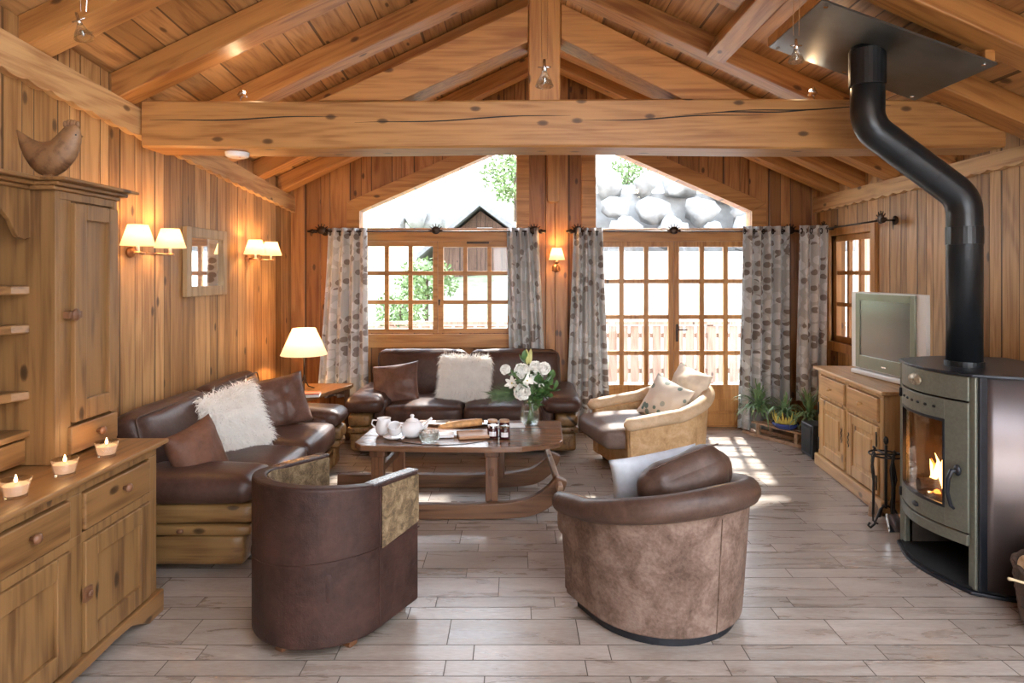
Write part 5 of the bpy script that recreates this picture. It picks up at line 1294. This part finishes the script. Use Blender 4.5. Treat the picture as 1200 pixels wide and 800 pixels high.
m=MB(); m.lathe([(.08,.05),(.075,.13),(.001,.135)],(0,0,0),16,cap1=False); m.build('soil','bark',pl)
pot_h=.10
q2=p0.lerp(p1,.10)+Vector((.05,.10,0)); pl=leafy('potted_plant','arching grassy houseplant at the left end of the little sled',(q2.x,q2.y,.146),120,.40,'spider',5,1.0)
m=MB(); m.lathe([(.045,0),(.06,.09),(.064,.10),(.055,.095),(.001,.09)],(0,0,0),18,cap1=False); m.build('pot','barnroof',pl,smooth=True)
q3=p0.lerp(p1,.98)+Vector((.12,.08,0)); pl=leafy('potted_plant','arching grassy houseplant at the right end of the little sled, beside the sideboard',(q3.x,q3.y,.146),110,.38,'spider',6,.95)
m=MB(); m.lathe([(.045,0),(.06,.09),(.064,.10),(.055,.095),(.001,.09)],(0,0,0),18,cap1=False); m.build('pot','barnroof',pl,smooth=True)
# ------------------------------------------------------------------ stove
SX,SY=2.36,3.60; HY=.30
def fa(t,off=0,bul=.085):  # front arc, t 0 near .. 1 far
    y=SY-HY+2*HY*t; return (SX-bul*math.sin(PI*t)**.9-off,y)
s=thing('wood_stove','grey and black cast iron wood stove with curved glass door and steel sides','stove',(2.65,3.6,0)); O5=Vector((2.65,3.6,0))
def outline(grow=0,front=True):
    pts=[]
    for k in range(13): x,y=fa(k/12,grow,.085 if front else .085); pts.append((x,y+(grow if k==12 else -grow if k==0 else 0)))
    for k in range(1,13):
        t=k/12; pts.append((SX+.03+.64*t,SY+HY+.03+grow+.095*math.sin(PI*min(1,t*1.0))))
    for k in range(1,13):
        t=1-k/13; pts.append((SX+.03+.64*t,SY-HY-.03-grow-.095*math.sin(PI*t)))
    return [(a-O5.x,b-O5.y) for a,b in pts]
MB().prism(outline(.02),'xy',0,.018).build('floor_plate','stoveblack',s,bevel=.004)
MB().prism(outline(.0),'xy',.018,.03).build('bottom','blackdeep',s)
MB().prism(outline(.012),'xy',1.115,1.13).build('top_plate','stoveblack',s,bevel=.004)
# steel side panels
for sg in (-1,1):
    m=MB()
    def fn(u,v):
        t=u; x=SX+.045+.60*t; y=SY+sg*(HY+.035+.095*math.sin(PI*t)); return (x-O5.x,y-O5.y,.03+1.085*v)
    m.grid(fn,20,3); m.build('side_panel',M['steel'] if 'steel' in M else 'chrome',s,smooth=True,solid=.006)
    m=MB(); y=SY+sg*(HY+.02)
    m.box(SX-.0-O5.x,SX+.05-O5.x,min(y,y-sg*.05)-O5.y,max(y,y-sg*.05)-O5.y,.02,1.115); m.build('corner_post','stovegrey',s,bevel=.006)
    m=MB(); y2=SY+sg*(HY+.022); m.box(SX+.012-O5.x,SX+.06-O5.x,min(y2,y2+sg*.018)-O5.y,max(y2,y2+sg*.018)-O5.y,.02,1.117); m.build('corner_strip','stoveblack',s,bevel=.003)
def arcpanel(t0,t1,z0,z1,off=0,th=.02,n=12):
    m=MB(); vs=[]
    for k in range(n+1):
        x,y=fa(t0+(t1-t0)*k/n,off)
        for dx,z in ((0,z0),(0,z1),(th,z1),(th,z0)): vs.append((x+dx-O5.x,y-O5.y,z))
    fs=[]
    for k in range(n):
        for q in range(4): fs.append((4*k+q,4*k+(q+1)%4,4*k+4+(q+1)%4,4*k+4+q))
    fs+=[(0,1,2,3),(4*n+3,4*n+2,4*n+1,4*n)]
    return m.add(vs,fs)
arcpanel(.03,.97,.985,1.112).build('top_drawer_front','stovegrey',s,bevel=.004)
dr=MB()
for a in ((.03,.22,.30,.975),(.90,.97,.30,.975),(.22,.90,.865,.975),(.22,.90,.30,.40)): 
    b=arcpanel(*a); dr.add(b.v,b.f)
door=dr.build('stove_door','stovegrey',s,bevel=.003)
arcpanel(.22,.90,.40,.865,-.008,.005).build('door_glass','stoveglass',door,smooth=False)
b=arcpanel(.215,.235,.395,.87,.003,.02); m=MB(); 
for a in ((.215,.232,.395,.87),(.888,.905,.395,.87),(.232,.888,.855,.87),(.232,.888,.395,.41)): 
    q_=arcpanel(*a,off=.003); m.add(q_.v,q_.f)
m.build('glass_seal','stoveblack',door)
arcpanel(.03,.97,.235,.292,.004).build('lower_lip','stovegrey',s,bevel=.004)
m=MB()
for k in range(6):
    t=.32+.1*k; x,y=fa(t); m.ball((x-O5.x,y-O5.y,.925),(.006,.014,.008),8)
m.build('air_slots','blackdeep',door,smooth=True)
x,y=fa(.55,.002); m=MB(); m.lathe([(.055,0),(.05,.012),(.04,.008),(.038,.014),(.001,.016)],(0,0,0),20,mx=TR(x-O5.x,y-O5.y,1.05,0,0,R(-90)),sx=.62,cap1=False); m.build('badge','mirrorwood' if False else 'badge',s,smooth=True)
x,y=fa(.55,.002); m=MB(); m.lathe([(.026,0),(.022,.008),(.001,.009)],(0,0,0),14,mx=TR(x-O5.x,y-O5.y,.345,0,0,R(-90)),sx=.6,cap1=False); m.build('round_badge','stoveblack',door,smooth=True)
x,y=fa(.08); m=MB(); m.tube([(x-.01-O5.x,y-O5.y,.62),(x-.05-O5.x,y-O5.y,.615),(x-.062-O5.x,y+.01-O5.y,.57),(x-.06-O5.x,y+.02-O5.y,.50),(x-.045-O5.x,y+.015-O5.y,.43),(x-.03-O5.x,y+.01-O5.y,.415)],[.012,.013,.012,.011,.010,.008],10); m.ball((x-.02-O5.x,y-O5.y,.62),(.016,.024,.03),10); m.build('door_handle','stoveblack',door,smooth=True)
for z in (.33,.93): m=MB(); x,y=fa(.985); m.tube([(x-.006-O5.x,y-O5.y,z-.025),(x-.006-O5.x,y-O5.y,z+.025)],.009,8); m.build('hinge','stoveblack',door,smooth=True)
# body inside: firebox and log store
m=MB(); X0=SX+.03-O5.x
m.box(X0,X0+.50,-HY+.01,-HY+.03,.03,1.11); m.box(X0,X0+.50,HY-.03,HY-.01,.03,1.11); m.box(X0+.48,X0+.5,-HY+.03,HY-.03,.03,1.11); m.box(X0-.03,X0+.48,-HY+.03,HY-.03,.225,.245); m.box(X0-.03,X0+.48,-HY+.03,HY-.03,.90,.92); m.box(X0-.03,X0+.48,-HY+.03,HY-.03,.31,.33)
m.build('firebox','firebrick',s)
for k,(y,z,an) in enumerate(((-.1,.37,8),(.06,.37,-6),(-.02,.44,20))):
    m=MB(); m.tube([(0,-.12,0),(0,.12,0)],.038,9,mx=TR(X0+.05,y+.08,z,R(60+an))); m.build('burning_log','bark',s,smooth=False)
rs=random.Random(4)
for k in range(7):
    y=-.06+.035*k; hgt=.10+.15*abs(math.sin(k*1.9+.6)); x=X0+.035+rs.uniform(-.02,.03)
    m=MB(); m.lathe([(.004,0),(.026,hgt*.22),(.022,hgt*.5),(.010,hgt*.8),(.001,hgt)],(0,0,0),8,sx=.7)
    m.v=[Vector((v.x+.018*math.sin(v.z*22+k),v.y+.02*math.sin(v.z*17+k*2),v.z)) for v in m.v]
    m.build('flame','fire' if k%2 else 'firecore',s,smooth=True,mx=TR(x,y,.38))
plight('fire_light',(2.50,3.72,.58),.8,(1,.35,.08),.06)
# cooking holes on top right
m=MB()
for k in range(5): m.rbox((.02+.055*k,-.30+.012*abs(k-2),1.1305),(.036,.012,.002),.004,n=4)
m.build('vent_slots','blackdeep',s)
# flue pipe
f=thing('flue_pipe','thick black flue pipe bending from the stove up to the ceiling plate','flue pipe',(2.53,3.6,1.13))
Of=Vector((2.53,3.6,1.13)); A=Vector((2.53,3.6,1.13)); Bc=Vector((2.53,3.6,2.07)); Cc=Vector((1.985,3.6,2.475)); Dd=Vector((1.985,3.6,2.92))
def fil(p,q,r,rad,n=8):
    a=(p-q).normalized(); b=(r-q).normalized(); an=a.angle(b); t=rad/math.tan(an/2); s0=q+a*t; s1=q+b*t; bis=(a+b).normalized(); cen=q+bis*(rad/math.sin(an/2))
    v0=s0-cen; v1=s1-cen; tot=v0.angle(v1); ax=v0.cross(v1).normalized(); return [cen+Matrix.Rotation(tot*k/n,3,ax)@v0 for k in range(n+1)]
pts=[A]+fil(A,Bc,Cc,.17)+fil(Bc,Cc,Dd,.17)+[Dd]
m=MB(); m.tube([p-Of for p in pts],.0885,28); m.build('pipe','pipe',f,smooth=True)
def collar(p,d,r,L_):
    m=MB(); p=Vector(p)-Of; d=Vector(d).normalized(); m.tube([p-d*L_/2,p+d*L_/2],r,28); m.build('collar','pipe',f,bevel=.002)
collar((2.53,3.6,1.86),(0,0,1),.0915,.10); collar((2.53,3.6,1.14),(0,0,1),.097,.04); collar((1.985,3.6,2.80),(0,0,1),.0955,.20)
dd=(Cc-Bc); 
for t in (.33,.66): collar(Bc+dd*t,dd,.0898,.006)
# fire irons
fi=thing('fireside_tool_stand','black iron stand of fireside tools beside the stove','fire irons',(2.42,4.17,0))
m=MB(); m.tube([(0,0,.12),(0,0,.53)],.009,8); m.ball((0,0,.56),(.016,.016,.028),8)
for a in (R(200),R(320),R(80)):
    c_,s_=math.cos(a),math.sin(a); m.tube([(0,0,.14),(.05*c_,.05*s_,.12),(.10*c_,.10*s_,.03),(.135*c_,.135*s_,.012),(.155*c_,.155*s_,.03),(.14*c_,.14*s_,.045)],.007,7)
m.build('stand','iron',fi,smooth=True)
m=MB(); m.tube([(.10*math.cos(2*PI*k/16),.10*math.sin(2*PI*k/16),.47) for k in range(16)],.006,6,closed=True); m.tube([(-.1,0,.47),(.1,0,.47)],.006,6); m.tube([(0,-.1,.47),(0,.1,.47)],.006,6); m.build('crown','iron',fi,smooth=True)
for nm,(x,y),lab in (('poker',(-.10,-.03),'iron fireside poker hanging at the left of the tool stand'),('shovel',(-.03,-.12),'small iron ash shovel hanging at the front of the tool stand'),('tongs',(.045,-.01),'iron fireside tongs hanging at the right of the tool stand'),('hearth_brush',(-.03,.095),'iron handled hearth brush hanging at the back of the tool stand')):
    o=thing(nm,lab,nm.replace('_',' '),(2.42+x,4.17+y,0))
    m=MB(); m.tube([(0,0,.09),(.004,0,.30),(-.006,.004,.40),(.0,0,.46),(.012,0,.485),(0,0,.495)],.0085,7); m.build('shaft','iron',o,smooth=True)
    m=MB()
    if nm=='poker': m.tube([(0,0,.13),(0,0,.05),(.03,0,.03)],.006,7)
    elif nm=='shovel': 
        m.add([(-.045,-.005,.13),(.045,-.005,.13),(.055,-.06,.035),(-.055,-.06,.035)],[(0,1,2,3)]); m.add([(-.045,-.005,.13),(-.045,-.03,.14),(-.055,-.07,.055),(-.055,-.06,.035)],[(0,1,2,3)]); m.add([(.045,-.005,.13),(.045,-.03,.14),(.055,-.07,.055),(.055,-.06,.035)],[(0,1,2,3)])
    elif nm=='tongs': m.tube([(0,0,.42),(.03,.02,.3),(-.02,0,.16),(-.02,-.01,.06)],.005,6); m.ball((-.02,-.01,.055),.012,6)
    else: m.lathe([(.016,.13),(.028,.10),(.032,.035),(.001,.035)],(0,0,0),12,cap1=False)
    m.build('head','sledwood' if nm=='hearth_brush' else 'chrome' if nm=='shovel' else 'iron',o,solid=.002 if nm=='shovel' else 0)
# log basket
b=thing('log_basket','bark brown log basket at the right edge beside the stove','basket',(2.56,2.90,0))
m=MB(); m.lathe([(.19,.0),(.215,.05),(.235,.20),(.24,.30),(.225,.30),(.215,.2),(.19,.03),(.001,.025)],(0,0,0),36,cap1=False)
m.v=[v*(1+.012*math.sin(v.z*160+ (round(math.atan2(v.y,v.x)*18/PI)%2)*PI)) for v in m.v]
for z in (.04,.10,.16,.22,.28):
    rr_=.205+z*.13; m.tube([(rr_*math.cos(2*PI*k/36),rr_*math.sin(2*PI*k/36),z+.012*(k%2)) for k in range(36)],.009,6,closed=True)
m.build('wicker_body','bark',b,smooth=False)
m=MB(); m.tube([(-.225,-.02,.27),(-.27,-.03,.26),(-.32,-.03,.275),(-.345,-.03,.28)],[.007,.006,.006,.008],6); m.ball((-.24,-.02,.25),(.02,.02,.03),8); m.build('rope_tie','rope',b,smooth=True)
LG=['split log with pale cut end lying on top at the left of the basket','split log lying across the back of the basket','split log in the middle of the basket','split log at the right of the basket']
for k,(x,y,z,an) in enumerate(((-.10,-.02,.31,80),(.0,.10,.30,20),(.04,-.04,.35,60),(.12,-.06,.30,100))):
    m=MB(); m.prism([(.075*math.cos(a),.075*math.sin(a)) for a in (0,.35,.7,1.05,1.4,1.75,2.1)]+[(-.03,-.02)],'xz',-.14,.14); o=m.build('split_log','logend',bevel=.006); o.location=(2.56+x,2.90+y,z-.02); o.rotation_euler=(0,R(10*k),R(an)); tag(o,LG[k],'log','logs in the basket')
# ------------------------------------------------------------------ ceiling spots
def pend(label,px,py,Y,tilt,scale=1.0):
    p=P(px,py,Y); zc=zroof(p.x,p.y)
    o=thing('halogen_pendant',label,'pendant light',(p.x,p.y,p.z),0,'halogen spots hung on wires')
    m=MB(); 
    for dx in (-.012,.012): m.tube([(dx*2.2,0,zc-p.z+.0),(dx,0,.11)],.0014,5)
    m.build('wire','chrome',o)
    mx=TR(0,0,0,0,0,R(tilt))@Matrix.Scale(scale,4)
    m=MB(); m.lathe([(.006,.11),(.008,.08),(.012,.07),(.012,.055)],(0,0,0),12); m.tube([(-.03,0,.075),(.03,0,.075)],.004,6); m.build('holder','chrome',o,smooth=True,mx=mx)
    m=MB(); m.lathe([(.010,.058),(.018,.04),(.034,.012),(.042,-.012),(.040,-.014),(.030,.012),(.001,.03)],(0,0,0),20,cap1=False); m.build('reflector','cupglass',o,smooth=True,mx=mx)
    m=MB(); m.ball((0,0,.012),(.008,.008,.014),8); m.build('bulb','chrome',o,smooth=True,mx=mx)
pend('halogen spot on two wires at the upper left, above the carved hen',98,42,2.9,-18)
pend('halogen spot on two wires hanging in the middle before the king post',638,98,2.9,0)
pend('halogen spot on two wires hanging before the flue plate',933,70,2.9,0,.85)
for px,py,s_,lab in ((282,104,1,'small chrome spotlight on top of the tie beam at the left, aimed up'),(954,103,-1,'small chrome spotlight on top of the tie beam at the right, aimed up')):
    p=P(px,py,4.12); z0=ztop(p.x)
    o=thing('spotlight',lab,'spotlight',(p.x,4.12,z0)); m=MB(); m.tube([(0,0,0),(0,0,.05)],.005,8); m.lathe([(.014,0),(.014,.008)],(0,0,0),12); m.build('stem','chrome',o,smooth=True)
    m=MB(); m.lathe([(.012,-.03),(.03,0),(.034,.012),(.028,.012),(.001,.0)],(0,0,0),16,mx=TR(.012*s_,0,.075,0,R(-25),R(50*s_)),cap1=False); m.build('reflector','chrome',o,smooth=True)
    m=MB(); m.ball((.022*s_,-.006,.082),.012,8); m.build('bulb','bulb',o,smooth=True)
    plight('spot_light',(p.x+.06*s_,4.12,z0+.16),LAMP*.12,(1,.68,.38),.03)
p=P(278,183,4.14); o=thing('smoke_detector','white round smoke detector under the left part of the tie beam','smoke detector',(p.x,4.14,zbot(p.x)-.001))
m=MB(); m.lathe([(.05,-.035),(.07,-.028),(.075,-.005),(.075,0)],(0,0,0),24); m.build('housing','white',o,smooth=False,bevel=.004)
m=MB(); m.ball((.03,-.03,-.034),.005,6); m.build('indicator','red',o)
# ------------------------------------------------------------------ light, sky, camera
w=bpy.data.worlds.new('sky'); bpy.context.scene.world=w; w.use_nodes=True; nt=w.node_tree; nt.nodes.clear()
out=nt.nodes.new('ShaderNodeOutputWorld'); bg=nt.nodes.new('ShaderNodeBackground'); tc=nt.nodes.new('ShaderNodeTexCoord'); sx_=nt.nodes.new('ShaderNodeSeparateXYZ'); rmp=nt.nodes.new('ShaderNodeValToRGB')
nt.links.new(tc.outputs['Generated'],sx_.inputs[0]); nt.links.new(sx_.outputs[2],rmp.inputs[0]); nt.links.new(rmp.outputs[0],bg.inputs[0]); nt.links.new(bg.outputs[0],out.inputs[0])
rmp.color_ramp.elements[0].color=(.98,.99,1,1); rmp.color_ramp.elements[1].color=(.62,.78,1,1); bg.inputs[1].default_value=SKY
sd=bpy.data.lights.new('sun','SUN'); sd.energy=SUN; sd.angle=R(2.0); sd.color=(1,.95,.86); so=bpy.data.objects.new('sun',sd); C.objects.link(so)
so.rotation_euler=Vector(SUNDIR).to_track_quat('-Z','Y').to_euler()
def portal(loc,rot,sx,sy):
    l=bpy.data.lights.new('daylight_portal','AREA'); l.shape='RECTANGLE'; l.size=sx; l.size_y=sy; l.energy=1
    try: l.cycles.is_portal=True
    except Exception as e: print('portal',e)
    o=bpy.data.objects.new('daylight_portal',l); C.objects.link(o); o.location=loc; o.rotation_euler=rot
portal((-.82,YB+.2,1.7),(R(-90),0,0),1.75,2.1)
portal((1.73,YB+.2,1.45),(R(-90),0,0),1.8,2.8)
portal((1.22,YR-.2,1.23),(R(90),0,0),3.7,2.3)
portal((XR+.2,.45,1.25),(R(90),0,R(90)),2.6,2.1)
cam=bpy.data.cameras.new('camera'); cam.sensor_width=36; cam.lens=FX/1200*36; cam.shift_x=-(VX-600)/1200; cam.shift_y=(VY-400)/1200; cam.clip_start=.05; cam.clip_end=200
co=bpy.data.objects.new('camera',cam); C.objects.link(co); co.location=(0,0,H); co.rotation_euler=(R(90),0,0); bpy.context.scene.camera=co
sc=bpy.context.scene; vs_=sc.view_settings; vs_.view_transform='Standard'; vs_.look='None'; vs_.gamma=1; vs_.use_curve_mapping=False; vs_.exposure=EXPO
